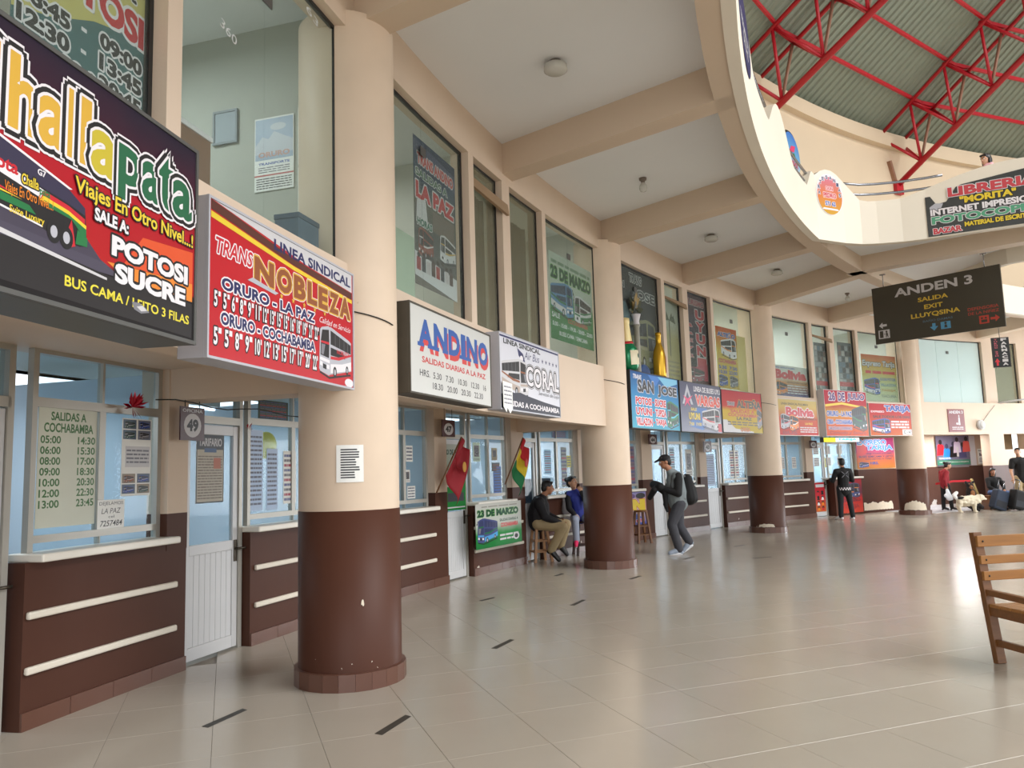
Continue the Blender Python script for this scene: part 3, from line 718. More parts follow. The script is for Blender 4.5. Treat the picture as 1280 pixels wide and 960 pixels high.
class Art(MB):
    """flat print on a sign; u,v run 0..1 over the face"""
    def __init__(s, W, H): MB.__init__(s); s.W = W; s.H = H
    def X(s, u): return (u - .5) * s.W
    def T(s, t, u0, u1, v0, v1, m, bold=.02, out=None, **kw):
        if out and not isinstance(out, list): out = [out]
        return s.text(t, s.X(u0), None if u1 is None else s.X(u1), v0 * s.H, v1 * s.H, m, bold, out, **kw)
    def G(s, pts, m): return s.poly([(s.X(u), v * s.H) for u, v in pts], m)
    def E(s, u, v, ru, rv, m, n=20): return s.ell(s.X(u), v * s.H, ru * s.W, rv * s.H, m, n)
    def R(s, u0, u1, v0, v1, m): return s.G([(u0, v0), (u1, v0), (u1, v1), (u0, v1)], m)
    def star(s, u, v, r, m):
        pts = []
        for i in range(10):
            q = r if i % 2 == 0 else r * .42; t = PI / 2 + PI * i / 5; pts.append((s.X(u) + q * math.cos(t), v * s.H + q * math.sin(t)))
        return s.poly(pts, m)
    def lines(s, u0, u1, v0, v1, n, m, fill=.55, words=4):
        """rows of small print too small to read"""
        h = (v1 - v0) / n
        for i in range(n):
            u = u0
            while u < u1 - .01:
                w = random.uniform(.4, 1.4) * (u1 - u0) / words; e = min(u1, u + w); s.R(u, e, v0 + h * i + h * (1 - fill) / 2, v0 + h * i + h * (1 + fill) / 2, m); u = e + .12 * (u1 - u0) / words
    def bus(s, u, v, w, h, body, accent, glass=BLK, flip=False, low=None):
        def P(pts): return [(u + w * ((1 - a) if flip else a), v + h * b) for a, b in pts]
        low = low or body
        s.G(P([(.02, .06), (.30, -.02), (.98, .14), (.98, .10), (.30, -.06), (.02, .02)]), BLK)
        s.G(P([(.30, .02), (1, .20), (1, .80), (.92, .84), (.34, .99), (.28, .96)]), body)
        s.G(P([(.0, .10), (.03, .06), (.29, .0), (.32, .04), (.33, .96), (.28, .995), (.08, .93), (.03, .88)]), body)
        s.G(P([(.34, .64), (.99, .56), (.99, .75), (.34, .92)]), glass); s.G(P([(.34, .42), (.80, .42), (.74, .54), (.34, .58)]), glass)
        for q in (.48, .62, .76, .88): s.G(P([(q, .63 - (q - .34) * .1), (q + .008, .63 - (q - .34) * .1), (q + .008, .9 - (q - .34) * .25), (q, .9 - (q - .34) * .25)]), GREY)
        s.G(P([(.34, .06), (1, .22), (1, .40), (.70, .30), (.34, .24)]), low); s.G(P([(.34, .34), (.60, .36), (1, .52), (1, .56), (.58, .42), (.34, .40)]), accent)
        s.G(P([(.04, .38), (.29, .35), (.30, .62), (.05, .62)]), glass); s.G(P([(.05, .66), (.30, .67), (.29, .92), (.09, .88)]), glass)
        s.G(P([(.06, .40), (.13, .39), (.18, .60), (.07, .60)]), GREY); s.G(P([(.05, .62), (.30, .62), (.30, .67), (.05, .66)]), accent)
        s.G(P([(.02, .18), (.10, .16), (.10, .24), (.03, .26)]), WHT); s.G(P([(.22, .14), (.30, .13), (.30, .21), (.22, .22)]), WHT)
        s.G(P([(.11, .13), (.21, .11), (.21, .2), (.11, .22)]), BLK); s.G(P([(.02, .28), (.31, .25), (.31, .31), (.03, .34)]), low)
        for q, z, r in ((.47, .10, .075), (.86, .20, .06)):
            for rr2, mm in ((1, BLK), (.55, SIL)): s.G(P([(q + r * .75 * rr2 * math.cos(t), z + r * 1.5 * rr2 * math.sin(t)) for t in [2 * PI * i / 14 for i in range(14)]]), mm)
        s.G(P([(-.04, .72), (.0, .74), (.03, .9), (.01, .9), (-.01, .8), (-.04, .8)]), BLK)

def sign(name, label, k0, k1, z0, z1, r, depth, face, case=None, border=None, tilt=0.0, cat='sign', group=None, flat=False):
    km = (k0 + k1) / 2; W = 2 * r * math.sin(abs(DT) * (k1 - k0) / 2); H = z1 - z0
    M = fr(km, r, z0)
    if tilt: M = M @ Matrix.Rotation(tilt, 4, 'Y')
    t = thing(name, label, cat, M, group); h = W / 2
    case = case or ALU
    if not flat:
        MB().box(-h, h, .012, depth, 0, H, case).build('cabinet', t, bevel=.004)
        f = MB(); b_ = border or .018
        f.box(-h, h, -.006, .012, 0, b_, case).box(-h, h, -.006, .012, H - b_, H, case).box(-h, -h + b_, -.006, .012, b_, H - b_, case).box(h - b_, h, -.006, .012, b_, H - b_, case)
        f.build('frame', t)
        MB().box(-h + b_, h - b_, .0005, .012, b_, H - b_, face).build('face', t)
    else:
        MB().box(-h, h, .0, depth, 0, H, face).build('panel', t)
    return t, Art(W, H)
def fin(t, a): a.build('artwork', t)

# 1 - the big dark sign at the left edge
t, a = sign('sign_box', 'big dark bus sign with yellow and green bubble letters at the left edge', -1.19, -.745, 2.19, 3.14, 27.6, .28,
            ramp_mat('night_red_print', [(0, (26, 22, 24)), (.235, (30, 24, 28)), (.25, (200, 30, 34)), (.55, (196, 22, 40)), (.70, (84, 22, 44)), (1, (38, 26, 48))]), ALUD)
a.G([(.02, .26), (.58, .245), (.66, .2), (.02, .16)], ink(74, 70, 88)); a.G([(.02, .46), (.40, .42), (.50, .34), (.58, .24), (.02, .26)], ink(66, 60, 78))
a.G([(.02, .05), (.02, .20), (.45, .205), (.62, .19), (.70, .20), (.98, .20), (.98, .03)], ink(26, 22, 24)); a.G([(.02, .26), (.60, .18), (.60, .17), (.02, .235)], PALE)
a.G([(.60, .25), (.98, .30), (.98, .21), (.66, .21)], ink(238, 140, 40)); a.G([(.74, .42), (.98, .46), (.98, .30), (.66, .26)], ink(226, 84, 34))
# the coach, seen from its side and receding to the left
a.G([(.02, .56), (.20, .555), (.45, .47), (.515, .425), (.525, .28), (.50, .265), (.40, .275), (.02, .36)], BLK)
a.G([(.02, .575), (.20, .565), (.46, .475), (.515, .43), (.515, .40), (.45, .42), (.02, .50)], ink(48, 44, 72)); a.G([(.02, .582), (.21, .572), (.47, .482), (.46, .476), (.2, .565), (.02, .575)], WHT)
a.G([(.02, .51), (.22, .475), (.40, .42), (.40, .385), (.22, .43), (.02, .465)], WHT)
a.G([(.38, .425), (.46, .41), (.515, .385), (.515, .36), (.44, .385), (.37, .385)], RED); a.G([(.38, .405), (.46, .39), (.52, .36), (.52, .345), (.44, .37), (.37, .385)], YEL); a.G([(.38, .39), (.46, .375), (.52, .345), (.52, .30), (.47, .36), (.40, .37)], GRN)
a.G([(.02, .44), (.12, .425), (.25, .385), (.12, .385), (.02, .40)], WHT); a.G([(.02, .41), (.14, .40), (.30, .365), (.14, .372), (.02, .385)], RED); a.G([(.02, .385), (.2, .372), (.32, .355), (.2, .358), (.02, .37)], YEL); a.G([(.02, .37), (.2, .36), (.34, .345), (.36, .32), (.02, .335)], GRN)
a.G([(.02, .345), (.38, .29), (.38, .283), (.02, .335)], WHT); a.G([(.47, .36), (.485, .26), (.47, .25), (.455, .30)], RED); a.G([(.485, .27), (.525, .275), (.525, .31), (.49, .33)], GRN)
for u_, v_ in ((.415, .285), (.455, .28)): a.E(u_, v_, .022, .045, BLK); a.E(u_, v_, .011, .024, SIL)
a.T('Flota', .215, .305, .435, .485, RED, .03); a.T('Challa', .315, .365, .415, .455, YEL, .02, (BLK, .02)); a.T('pata', .368, .40, .395, .43, GRN, .03)
a.T('Viajes En Otro Nivel...!', .27, .41, .35, .40, ORG, .01); a.T('Suite Luxury', .285, .385, .285, .32, YEL, .015); a.T('G7', .36, .385, .475, .50, WHT, .03)
for tx, u0, u1, v0, v1, mm in (('C', .095, .265, .60, .90, GOLD), ('h', .27, .355, .60, .885, GOLD), ('a', .355, .445, .605, .80, GOLD), ('l', .446, .483, .605, .885, GOLD), ('l', .488, .525, .605, .885, GOLD), ('a', .525, .625, .60, .79, ink(206, 190, 50)),
                               ('p', .628, .725, .545, .79, ink(26, 104, 66)), ('a', .725, .81, .60, .785, ink(26, 104, 66)), ('t', .80, .875, .60, .86, ink(26, 104, 66)), ('a', .865, .965, .60, .785, ink(26, 104, 66))):
    a.T(tx, u0, u1, v0, v1, mm, .03, [(WHT, .085), (BLK, .062), (WHT, .018)])
a.T('Viajes En Otro Nivel...!', .475, .975, .46, .545, YEL, .02, (BLK, .02)); a.T('SALE A:', .545, .675, .40, .455, WHT, .04, (BLK, .03))
a.T('POTOSI', .615, .955, .285, .375, WHT, .05, (BLK, .05)); a.T('SUCRE', .63, .945, .175, .262, WHT, .05, (BLK, .05)); a.T('BUS CAMA / LEITO 3 FILAS', .455, .965, .092, .135, ink(236, 226, 60), .02)
a.G([(.70, .115), (.73, .12), (.76, .105), (.775, .09), (.74, .075), (.71, .085)], GREY); a.G([(.72, .10), (.745, .112), (.765, .095), (.74, .085)], PALE)
fin(t, a)

# 2 - red timetable box
t, a = sign('sign_box', 'red box sign with gold lettering and departure times, left of the nearest column', -.665, -.165, 2.18, 3.04, 27.72, .17, ink(198, 24, 40, .3), SIL, .014)
a.G([(.015, .985), (.985, .985), (.985, .83), (.60, .87), (.30, .93)], PALE); a.G([(.015, .98), (.12, .96), (.5, .87), (.985, .825), (.985, .77), (.5, .82), (.015, .92)], ink(90, 40, 30)); a.G([(.015, .91), (.5, .815), (.985, .765), (.985, .735), (.5, .785), (.015, .87)], YEL)
a.T('LINEA SINDICAL', .37, .97, .865, .945, NAVY, .03); a.T('TRANS', .04, .24, .66, .765, RED, .02, (WHT, .03), shear=.2)
for q, (c, u0, u1) in enumerate((('N', .25, .37), ('O', .39, .49), ('B', .505, .59), ('L', .605, .68), ('E', .69, .765), ('Z', .78, .86), ('A', .87, .965))):
    a.T(c, u0, u1, .585, .755, BRZ, .05, [(WHT, .05), (GOLD, .03)]); 
a.G([(.21, .57), (.24, .60), (.40, .565), (.38, .545)], SIL)
for i in range(5): a.star(.42 + .08 * i, .555, .022, GOLD)
a.T('Calidad en Servicio', .70, .97, .475, .52, WHT, .0, shear=.35)
a.T('ORURO - LA PAZ', .07, .66, .445, .525, NAVY, .04, (WHT, .045)); a.T('ORURO - COCHABAMBA', .07, .665, .225, .305, NAVY, .04, (WHT, .045))
for i, q in enumerate('5 5 6 8 9 11 12 13 15 15 16 18 19 21 22'.split()): a.T(q, .035 + .0445 * i, .035 + .0445 * i + (.017 if len(q) == 1 else .023), .325, .425, WHT, .03, (BLK, .03)); a.R(.055 + .0445 * i + (.001 if len(q) == 1 else .005), .068 + .0445 * i, .395, .425, WHT)
for i, q in enumerate('5 5 8 9 10 12 13 15 17 17 20 22'.split()): a.T(q, .035 + .0555 * i, .035 + .0555 * i + (.02 if len(q) == 1 else .03), .09, .20, WHT, .03, (BLK, .03)); a.R(.058 + .0555 * i + (.0 if len(q) == 1 else .009), .074 + .0555 * i, .165, .20, WHT)
a.bus(.695, .07, .28, .40, SIL, RED, BLK, False, WHT); a.T('NOBLEZA', .845, .96, .265, .30, RED, .02); a.E(.955, .05, .04, .035, WHT); a.R(.52, .524, .09, .26, BLK); fin(t, a)

# 3 - pale blue-lettered timetable
t, a = sign('sign_box', 'pale weathered box sign with blue slab letters shadowed in red', .112, .67, 2.25, 3.05, 27.7, .19, mat('aged_white_acrylic', (198, 198, 194), .35, var=.08, scale=2), mat('rusty_dark_case', (70, 64, 54), .6, var=.3), .016)
for c, u0, u1 in (('A', .09, .245), ('N', .255, .41), ('D', .425, .565), ('I', .58, .64), ('N', .655, .80), ('O', .815, .955)):
    a.T(c, u0, u1, .545, .855, ink(40, 92, 168), .045, shadow=(ink(214, 62, 58), .022, -.05))
    if c in 'ANI':
        for q in ((u0, u0 + .05), (u1 - .05, u1)) if c != 'I' else ((u0 - .015, u1 + .015),): a.R(q[0] - .008, q[1] + .008, .54, .585, ink(40, 92, 168))
a.T('SALIDAS DIARIAS A LA PAZ', .125, .915, .365, .435, ink(206, 52, 52), .025); a.T('HRS.  5.30   7.30   10.30   12.30   16', .10, .92, .21, .285, ink(64, 62, 62), .01); a.T('18.30   20.00   20.30   22.30', .235, .87, .09, .165, ink(64, 62, 62), .01); fin(t, a)

# 4 - white sign with motor coach
t, a = sign('sign_box', 'white box sign with outlined black letters, five stars and a coach front', .755, 1.305, 2.26, 3.15, 27.72, .17, ink(226, 230, 234, .3), SIL, .012)
a.R(.01, .99, .945, .97, NAVY); a.T('LINEA SINDICAL', .065, .655, .865, .935, BLK, .035); a.T('Air Bus', .38, .635, .74, .845, NAVY, .0, shear=.3)
for i in range(5): a.star(.69 + .065 * i, .78, .034, NAVY)
a.G([(.27, .86), (.36, .80), (.39, .70), (.35, .58), (.34, .70), (.29, .76)], NAVY); a.E(.335, .73, .025, .04, WHT)
a.bus(.03, .22, .40, .50, PALE, BRZ, BLK, True, ink(190, 176, 160)); a.T('CORAL', .40, .985, .375, .655, WHT, .02, [(BLK, .075), (WHT, .055), (BLK, .035)])
a.T('Servicio de Lujo', .60, .98, .265, .335, BLK, .0, shear=.25); a.G([(.01, .02), (.99, .02), (.99, .16), (.70, .19), (.40, .235), (.30, .26), (.01, .2)], ink(26, 30, 52)); a.T('SALIDAS A COCHABAMBA', .06, .975, .06, .135, WHT, .03)
fin(t, a)
t = thing('torn_notice', 'torn white notice stuck on the lower left of the white coach sign', 'notice', fr(.80, 27.708, 2.25)); MB().add([(-.14, 0, .04), (-.05, 0, -.02), (-.02, 0, .03), (.06, 0, -.03), (.14, 0, .03), (.14, 0, .32), (-.14, 0, .33)], [tuple(range(7))], PAPER).build('sheet', t); a = Art(.28, .32); a.y = -.001; a.lines(.1, .9, .2, .92, 5, ink(150, 152, 160), .4); fin(t, a)

# 5-7 - blue, navy and red banners of the third bay
t, a = sign('banner_sign', 'sky blue banner sign with red lettering and green bus, left of three in a row', 2.085, 2.69, 2.22, 3.20, 27.70, .20, ramp_mat('sky_blue_print', [(0, (90, 190, 220)), (.6, (60, 150, 210)), (1, (30, 90, 160))]), BLACKM, .012)
a.G([(.35, .97), (.5, .78), (.62, .97)], ink(40, 120, 200)); a.G([(.55, .97), (.72, .8), (.98, .9), (.98, .98)], ink(120, 200, 230)); a.T('TRANS', .06, .22, .86, .94, WHT, .03, shear=.2)
a.T('SAN', .14, .46, .64, .86, BLK, .04, (SIL, .04)); a.T('JOSE', .54, .96, .60, .82, BLK, .04, (SIL, .04))
for q, (s1, s2) in enumerate((('POTOSI', 'SUCRE'), ('UYUNI', 'TUPIZA'), ('VILLAZON', 'TARIJA'))):
    a.T(s1, .09, .40, .42 - .18 * q, .55 - .18 * q, RED, .05, (WHT, .05)); a.T('-', .42, .45, .47 - .18 * q, .50 - .18 * q, RED, .05); a.T(s2, .47, .70, .42 - .18 * q, .55 - .18 * q, RED, .05, (WHT, .05))
a.bus(.72, .06, .26, .50, GRN, CYAN, BLK, False, DGR); fin(t, a)
t, a = sign('banner_sign', 'navy banner sign with orange letters and a coach, middle of three in a row', 2.715, 3.265, 2.22, 3.20, 27.72, .16, ink(38, 38, 84, .35), BLACKM, .012)
a.G([(.06, .55), (.18, .95), (.30, .55), (.25, .55), (.18, .8), (.1, .55)], SIL); a.G([(.08, .72), (.18, .66), (.30, .74), (.2, .60), (.24, .5), (.17, .58), (.1, .5), (.14, .62)], PINK)
a.T('LINEA DE BUSES UYU', .33, .985, .82, .93, WHT, .02); a.T('VARGAS', .36, .97, .54, .76, ink(232, 74, 40), .05, (WHT, .03))
a.G([(.36, .5), (.62, .5), (.7, .2), (.5, .05), (.2, .12)], ink(50, 110, 180)); a.T('SALE', .24, .38, .43, .49, YEL, .03); a.T('UYUNI', .19, .45, .25, .39, YEL, .04, (BLK, .03)); a.T('7:00  19:00', .19, .48, .13, .20, YEL, .02)
a.bus(.50, .06, .46, .46, PALE, RED, BLK, True, SIL); a.R(.89, .98, .03, .2, RED); fin(t, a)
t, a = sign('banner_sign', 'red and yellow banner sign with black capitals, right of three in a row', 3.285, 3.835, 2.25, 3.16, 27.74, .14, ramp_mat('red_yellow_print', [(0, (222, 196, 60)), (.5, (240, 200, 50)), (.62, (224, 60, 40)), (1, (206, 24, 40))]), BLACKM, .008)
a.T('TRANS', .13, .31, .64, .73, BLK, .03, (WHT, .03), shear=.3); a.T('ALTEÑA', .36, .98, .60, .83, BLK, .05, (GOLD, .03)); a.T('SALIDAS A', .20, .80, .475, .555, RED, .03); a.T('COCHABAMBA', .14, .86, .385, .465, RED, .03); a.T('LA PAZ', .34, .72, .305, .38, BLK, .04)
a.G([(.01, .30), (.1, .3), (.3, .1), (.75, .04), (.75, .01), (.01, .01)], PALE); a.lines(.12, .88, .17, .28, 2, ink(70, 60, 60), .5); a.T('CARGA', .42, .66, .04, .13, ORG, .03, (BLK, .02)); a.bus(.86, .12, .13, .5, GREY, ORG, BLK, False); fin(t, a)

# 8-10 - the fourth bay
t, a = sign('banner_sign', 'yellow to red sign with red script name and two coaches, right of the third column', 4.05, 4.60, 2.22, 3.10, 27.72, .16, ramp_mat('orange_print', [(0, (214, 44, 40)), (.45, (222, 96, 56)), (.8, (232, 196, 110)), (1, (226, 200, 120))]), ALU, .012)
a.T('LINEA SINDICAL PULLMAN', .08, .76, .84, .90, BLK, .02); a.T('Bolivia', .19, .90, .53, .78, RED, .05, [(WHT, .06)]); a.T('SALIDAS DIARIAS A', .52, .97, .44, .50, BLK, .02); a.T('LA PAZ', .66, .86, .31, .37, YEL, .03); a.lines(.52, .96, .08, .26, 3, PALE, .5)
a.bus(.05, .18, .24, .42, SIL, RED, BLK, False); a.bus(.27, .14, .22, .44, ORG, WHT, BLK, False); a.T('BUS', .08, .44, .04, .13, DRED, .03); fin(t, a)
t, a = sign('sign_box', 'tall red and orange box sign with a date in purple capitals', 4.70, 5.295, 2.22, 3.42, 27.70, .22, ramp_mat('red_orange_print', [(0, (226, 84, 30)), (.3, (232, 110, 50)), (.5, (226, 170, 60)), (.7, (200, 30, 50)), (1, (204, 24, 60))]), PALE, .012)
a.T('26', .11, .26, .77, .955, PURP, .05, (WHT, .05)); a.T('DE', .32, .48, .77, .955, PURP, .05, (WHT, .05)); a.T('JULIO', .54, .96, .77, .955, PURP, .05, (WHT, .05)); a.G([(.02, .68), (.4, .74), (.98, .66), (.98, .62), (.4, .69), (.02, .63)], YEL)
a.T('ORURO - LA PAZ', .04, .62, .43, .545, BLU, .05, (WHT, .04)); a.T('CBBA - COCHABAMBA', .04, .62, .26, .36, BLU, .05, (WHT, .04)); a.T('SALIDAS DIARIAS', .06, .60, .14, .21, PURP, .04, (WHT, .03)); a.T('Comodo y Seguro', .08, .94, .03, .11, DRED, .02, shear=.25); a.bus(.62, .14, .36, .55, ink(40, 60, 66), GRN, BLK, True, DGR); fin(t, a)
t, a = sign('banner_sign', 'red and orange sign with blue capitals and a white C-41 tag', 5.325, 5.905, 2.24, 3.14, 27.72, .16, ramp_mat('red_orange_print_b', [(0, (226, 110, 40)), (.4, (222, 84, 50)), (.7, (204, 40, 44)), (1, (206, 30, 44))]), ALU, .012)
a.T('EXPRESO', .05, .36, .71, .77, WHT, .03); a.T('TARIJA', .37, .99, .705, .94, BLU, .05, (WHT, .05)); a.T('SALE TODOS LOS DIAS', .09, .97, .545, .625, BLK, .04); a.lines(.5, .93, .22, .48, 3, PALE, .6, 3); a.bus(.06, .08, .42, .46, BLU, RED, BLK, True, PALE); a.R(.76, .985, .03, .2, WHT); a.T('C - 41', .79, .97, .06, .17, BLK, .04); fin(t, a)
# ================================================================== POSTERS IN THE UPPER WINDOWS
def poster(label, k0, k1, z0, z1, face, r=28.012, name='poster', cat='poster', th=.003):
    t = sign(name, label, k0, k1, z0, z1, r, th, face, flat=True, cat=cat); return t
t, a = poster('yellow and teal poster of departure times in the window above the dark sign', -.945, -.703, 3.22, 5.1, TEAL)
a.G([(0, .16), (.25, .20), (.55, .27), (1, .33), (1, 1), (0, 1)], ink(212, 204, 118)); a.G([(.55, 0), (1, 0), (1, .14), (.93, .05), (.86, .16), (.80, .06), (.70, .12), (.62, .05)], PALE)
a.T('POTOSI', .10, .97, .295, .385, RED, .05, (WHT, .05), shadow=(GREY, .015, -.015)); a.T('SALIDAS A:', .3, .9, .41, .455, BLK, .04, (WHT, .03))
for q, (l_, r_) in enumerate((('08:45', '09:00'), ('12:30', '13:45'), ('16:30', '20:45'))):
    z = .245 - .057 * q; a.T(l_, .03, .38, z - .05, z - .006, BLK, .05, (WHT, .05)); a.T(r_, .60, .96, z - .03, z + .015, BLK, .05, (WHT, .05)); a.R(.46, .50, z - .022, z - .012, WHT)
a.T('22:00', .33, .66, .085, .13, BLK, .05, (WHT, .05)); fin(t, a)
t, a = poster('faded poster with red lettering hanging in the window right of the nearest column', .337, .62, 3.41, 4.93, ramp_mat('faded_collage', [(0, (130, 122, 116)), (.35, (110, 112, 112)), (.55, (120, 116, 104)), (.75, (62, 86, 110)), (1, (54, 74, 104))]))
a.G([(0, .98), (1, .93), (1, .80), (0, .90)], ink(66, 78, 110)); a.T('TRANS ANDINO', .08, .95, .825, .905, ink(196, 70, 70), .05, (PALE, .04)); a.T('SALIDAS A', .04, .80, .735, .79, ink(70, 110, 84), .04, (PALE, .03)); a.T('LA PAZ', .04, .96, .585, .70, ink(196, 56, 60), .06, (PALE, .05))
a.G([(.04, .42), (.06, .57), (.26, .60), (.30, .44), (.2, .4)], PALE); a.T('HORAS', .06, .40, .405, .455, ink(50, 110, 84), .05, (PALE, .04)); a.G([(.42, .42), (.95, .40), (.95, .56), (.42, .56)], ink(120, 110, 98))
a.G([(0, .06), (1, .0), (1, .16), (0, .22)], PALE); a.bus(.08, .20, .34, .2, ink(150, 90, 80), PALE, ink(60, 60, 60)); a.bus(.58, .24, .40, .2, PALE, ink(200, 170, 90), ink(70, 70, 70))
for i in range(8): u_ = .08 + .11 * i; a.E(u_, .20 + .012 * (i % 3), .035, .016, ink(60, 50, 48)); a.R(u_ - .045, u_ + .045, .10, .185 + .01 * (i % 2), [ink(160, 60, 60), ink(70, 70, 78), ink(196, 190, 186), ink(90, 70, 66)][i % 4])
fin(t, a)
o = MB().pbox(.14, .33, 28.012, 28.015, ZS1, 3.85, mat('frosted_film', (176, 188, 168), .8), 2).build('frosted_film'); tag(o, 'pale frosted film across the lower left of the window beside the faded poster', 'film')
t, a = poster('white and green poster with two buses in the window above the white coach sign', 1.435, 1.885, 3.45, 4.75, ramp_mat('green_white_print', [(0, (40, 120, 56)), (.42, (96, 160, 96)), (.55, (206, 216, 200)), (1, (212, 222, 206))]))
a.lines(.05, .95, .87, .93, 1, ink(120, 150, 120), .6, 5); a.T('23 DE MARZO', .03, .97, .70, .85, DGR, .06, (LGRN, .02)); a.bus(.02, .30, .50, .40, ink(90, 140, 180), GRN, ink(40, 60, 90), True, PALE); a.bus(.54, .28, .42, .34, PALE, GRN, ink(60, 50, 50), False, GRN)
a.T('SALE', .03, .20, .25, .31, PALE, .03); a.T('COCHABAMBA', .38, .86, .235, .29, ink(180, 80, 50), .04); a.T('5:30 - 15:00 - 19:30 - 20:00 - 22:00', .04, .97, .155, .205, PALE, .03); a.T('BUSES CAMA / SEMICAMA', .18, .84, .06, .11, PALE, .02); fin(t, a)
t, a = poster('dark grey bus poster filling the window behind the green bottle', 2.115, 2.65, 3.25, 5.14, ramp_mat('dark_bus_print', [(0, (120, 124, 96)), (.3, (84, 86, 84)), (.5, (72, 72, 80)), (1, (66, 66, 72))]))
a.T('TRANS', .40, .68, .88, .965, ink(84, 84, 92), .04, (PALE, .04)); a.T('SAN', .04, .28, .80, .86, ink(84, 84, 92), .04, (PALE, .04)); a.T('JOSE', .46, .98, .71, .83, ink(84, 84, 92), .04, (PALE, .045)); a.G([(0, .6), (.1, .68), (.3, .66), (.42, .5), (.42, .3), (0, .34)], ink(110, 140, 150))
a.bus(.30, .08, .68, .48, ink(150, 148, 110), ink(176, 170, 140), ink(60, 62, 70), True); fin(t, a)
t, a = poster('pale yellow print with a palm tree in the narrow window above the gold bottle', 2.70, 2.925, 3.25, 4.84, ramp_mat('sand_print', [(0, (196, 182, 120)), (.5, (206, 194, 140)), (.7, (214, 214, 196)), (1, (206, 210, 196))]))
a.R(.44, .50, .3, .75, ink(110, 106, 80)); 
for q in range(7): t_ = PI * q / 6; a.G([(.47, .75), (.47 + .3 * math.cos(t_), .78 + .09 * math.sin(t_)), (.47 + .36 * math.cos(t_), .72 + .08 * math.sin(t_))], ink(92, 96, 70))
a.R(.05, .95, .22, .24, ink(150, 140, 100)); a.lines(.06, .94, .04, .2, 3, ink(150, 138, 100), .5); fin(t, a)
t, a = poster('tall dark poster with red letters stacked down the narrow window', 3.004, 3.294, 3.25, 5.14, ramp_mat('dark_violet_print', [(0, (96, 36, 48)), (.2, (44, 40, 46)), (.6, (78, 66, 88)), (1, (92, 62, 80))]))
a.T('TURISMO', .1, .94, .88, .95, ink(160, 60, 80), .05, (PALE, .03))
for q, c in enumerate('UYUNI'): a.T(c, .50, .92, .73 - .135 * q, .84 - .135 * q, ink(196, 48, 66), .06, (PALE, .06))
for q, c in enumerate(('a', 'la', 'LUZ', 'y', 'SOL')): a.T(c, .10, .36, .63 - .085 * q, .67 - .085 * q, ink(200, 90, 100), .05, (PALE, .02))
a.G([(.05, .02), (.3, .18), (.95, .24), (.95, .05)], ink(190, 60, 84)); a.bus(.1, .03, .7, .16, ink(150, 60, 80), PALE, BLK); fin(t, a)
t, a = poster('yellow and orange bus poster in the window over the red and yellow banner', 3.415, 3.697, 3.25, 4.62, ramp_mat('orange_yellow_print', [(0, (236, 196, 66)), (.6, (240, 206, 80)), (.8, (238, 150, 50)), (1, (232, 96, 40))]))
a.T('ALTEÑO', .08, .92, .84, .93, BLU, .06, (WHT, .03)); a.bus(.22, .50, .74, .34, WHT, ORG, BLK, True); a.T('COCHABAMBA', .08, .92, .41, .48, ink(196, 60, 80), .05); a.T('5:30  7:30', .06, .94, .31, .37, BLU, .04); a.T('10:30  22:00', .06, .94, .235, .295, BLU, .04); a.bus(.05, .03, .40, .19, BLU, PALE, BLK); a.bus(.55, .03, .40, .19, GREY, PALE, BLK); fin(t, a)
o = MB().pbox(3.705, 3.82, 28.03, 28.05, 3.2, 4.5, mat('yellow_board', (216, 196, 130), .6), 1).build('leaning_board'); tag(o, 'pale yellow board leaning in the window right of the yellow poster', 'board')
t, a = poster('white poster with red script name low in the window right of the third column', 4.19, 4.65, 3.21, 3.98, ramp_mat('bol_print', [(0, (70, 90, 160)), (.2, (150, 100, 110)), (.45, (230, 170, 110)), (.6, (236, 236, 226)), (1, (238, 240, 236))]))
a.T('LINEA SINDICAL PULLMAN', .05, .62, .90, .95, BLU, .03); a.T('Bolivia', .02, .95, .57, .86, RED, .05, (PINK, .01)); a.T('SALIDAS DIARIAS A LA PAZ', .36, .97, .44, .50, BLK, .02); a.lines(.36, .96, .08, .4, 4, PALE, .5); a.bus(.03, .05, .33, .45, ORG, BLU, BLK); fin(t, a)
for lb, k0, k1, z1 in (('grey collage poster in the narrow window left of the tall date sign', 4.765, 4.925, 4.7), ('blue-grey collage poster in the narrow window above the tall date sign', 5.09, 5.285, 4.8)):
    t, a = poster(lb, k0, k1, 3.25, z1, ink(104, 110, 112))
    for i in range(9):
        for j in range(4):
            c = random.choice([ink(70, 76, 80), ink(150, 158, 160), ink(96, 120, 140), ink(130, 104, 96), ink(60, 62, 66), ink(176, 176, 170)]); a.R(.04 + .24 * j, .25 + .24 * j, .06 + .1 * i, .145 + .1 * i, c)
    a.R(0, 1, .22, .30, ink(190, 50, 60)); fin(t, a)
t, a = poster('yellow, orange and green bus poster in the window left of the hanging platform sign', 5.415, 5.885, 3.21, 4.55, ramp_mat('rainbow_print', [(0, (214, 222, 190)), (.4, (206, 214, 150)), (.6, (230, 206, 110)), (.75, (232, 190, 90)), (1, (226, 110, 70))]))
a.T('Expreso Tarija', .02, .97, .72, .88, PALE, .03, (BLK, .04), shear=.15); a.lines(.1, .96, .58, .68, 1, RED, .6, 3)
for q, (w, c) in enumerate((('SUCRE POTOSI', BLU), ('VILLAZON', ink(70, 120, 150)), ('TARIJA', ink(180, 140, 40)), ('YACUIBA', ink(110, 130, 110)))): a.T(w, .50, .95, .46 - .12 * q, .52 - .12 * q, c, .03)
a.bus(.04, .16, .44, .36, BLU, RED, BLK, True, PALE); fin(t, a)

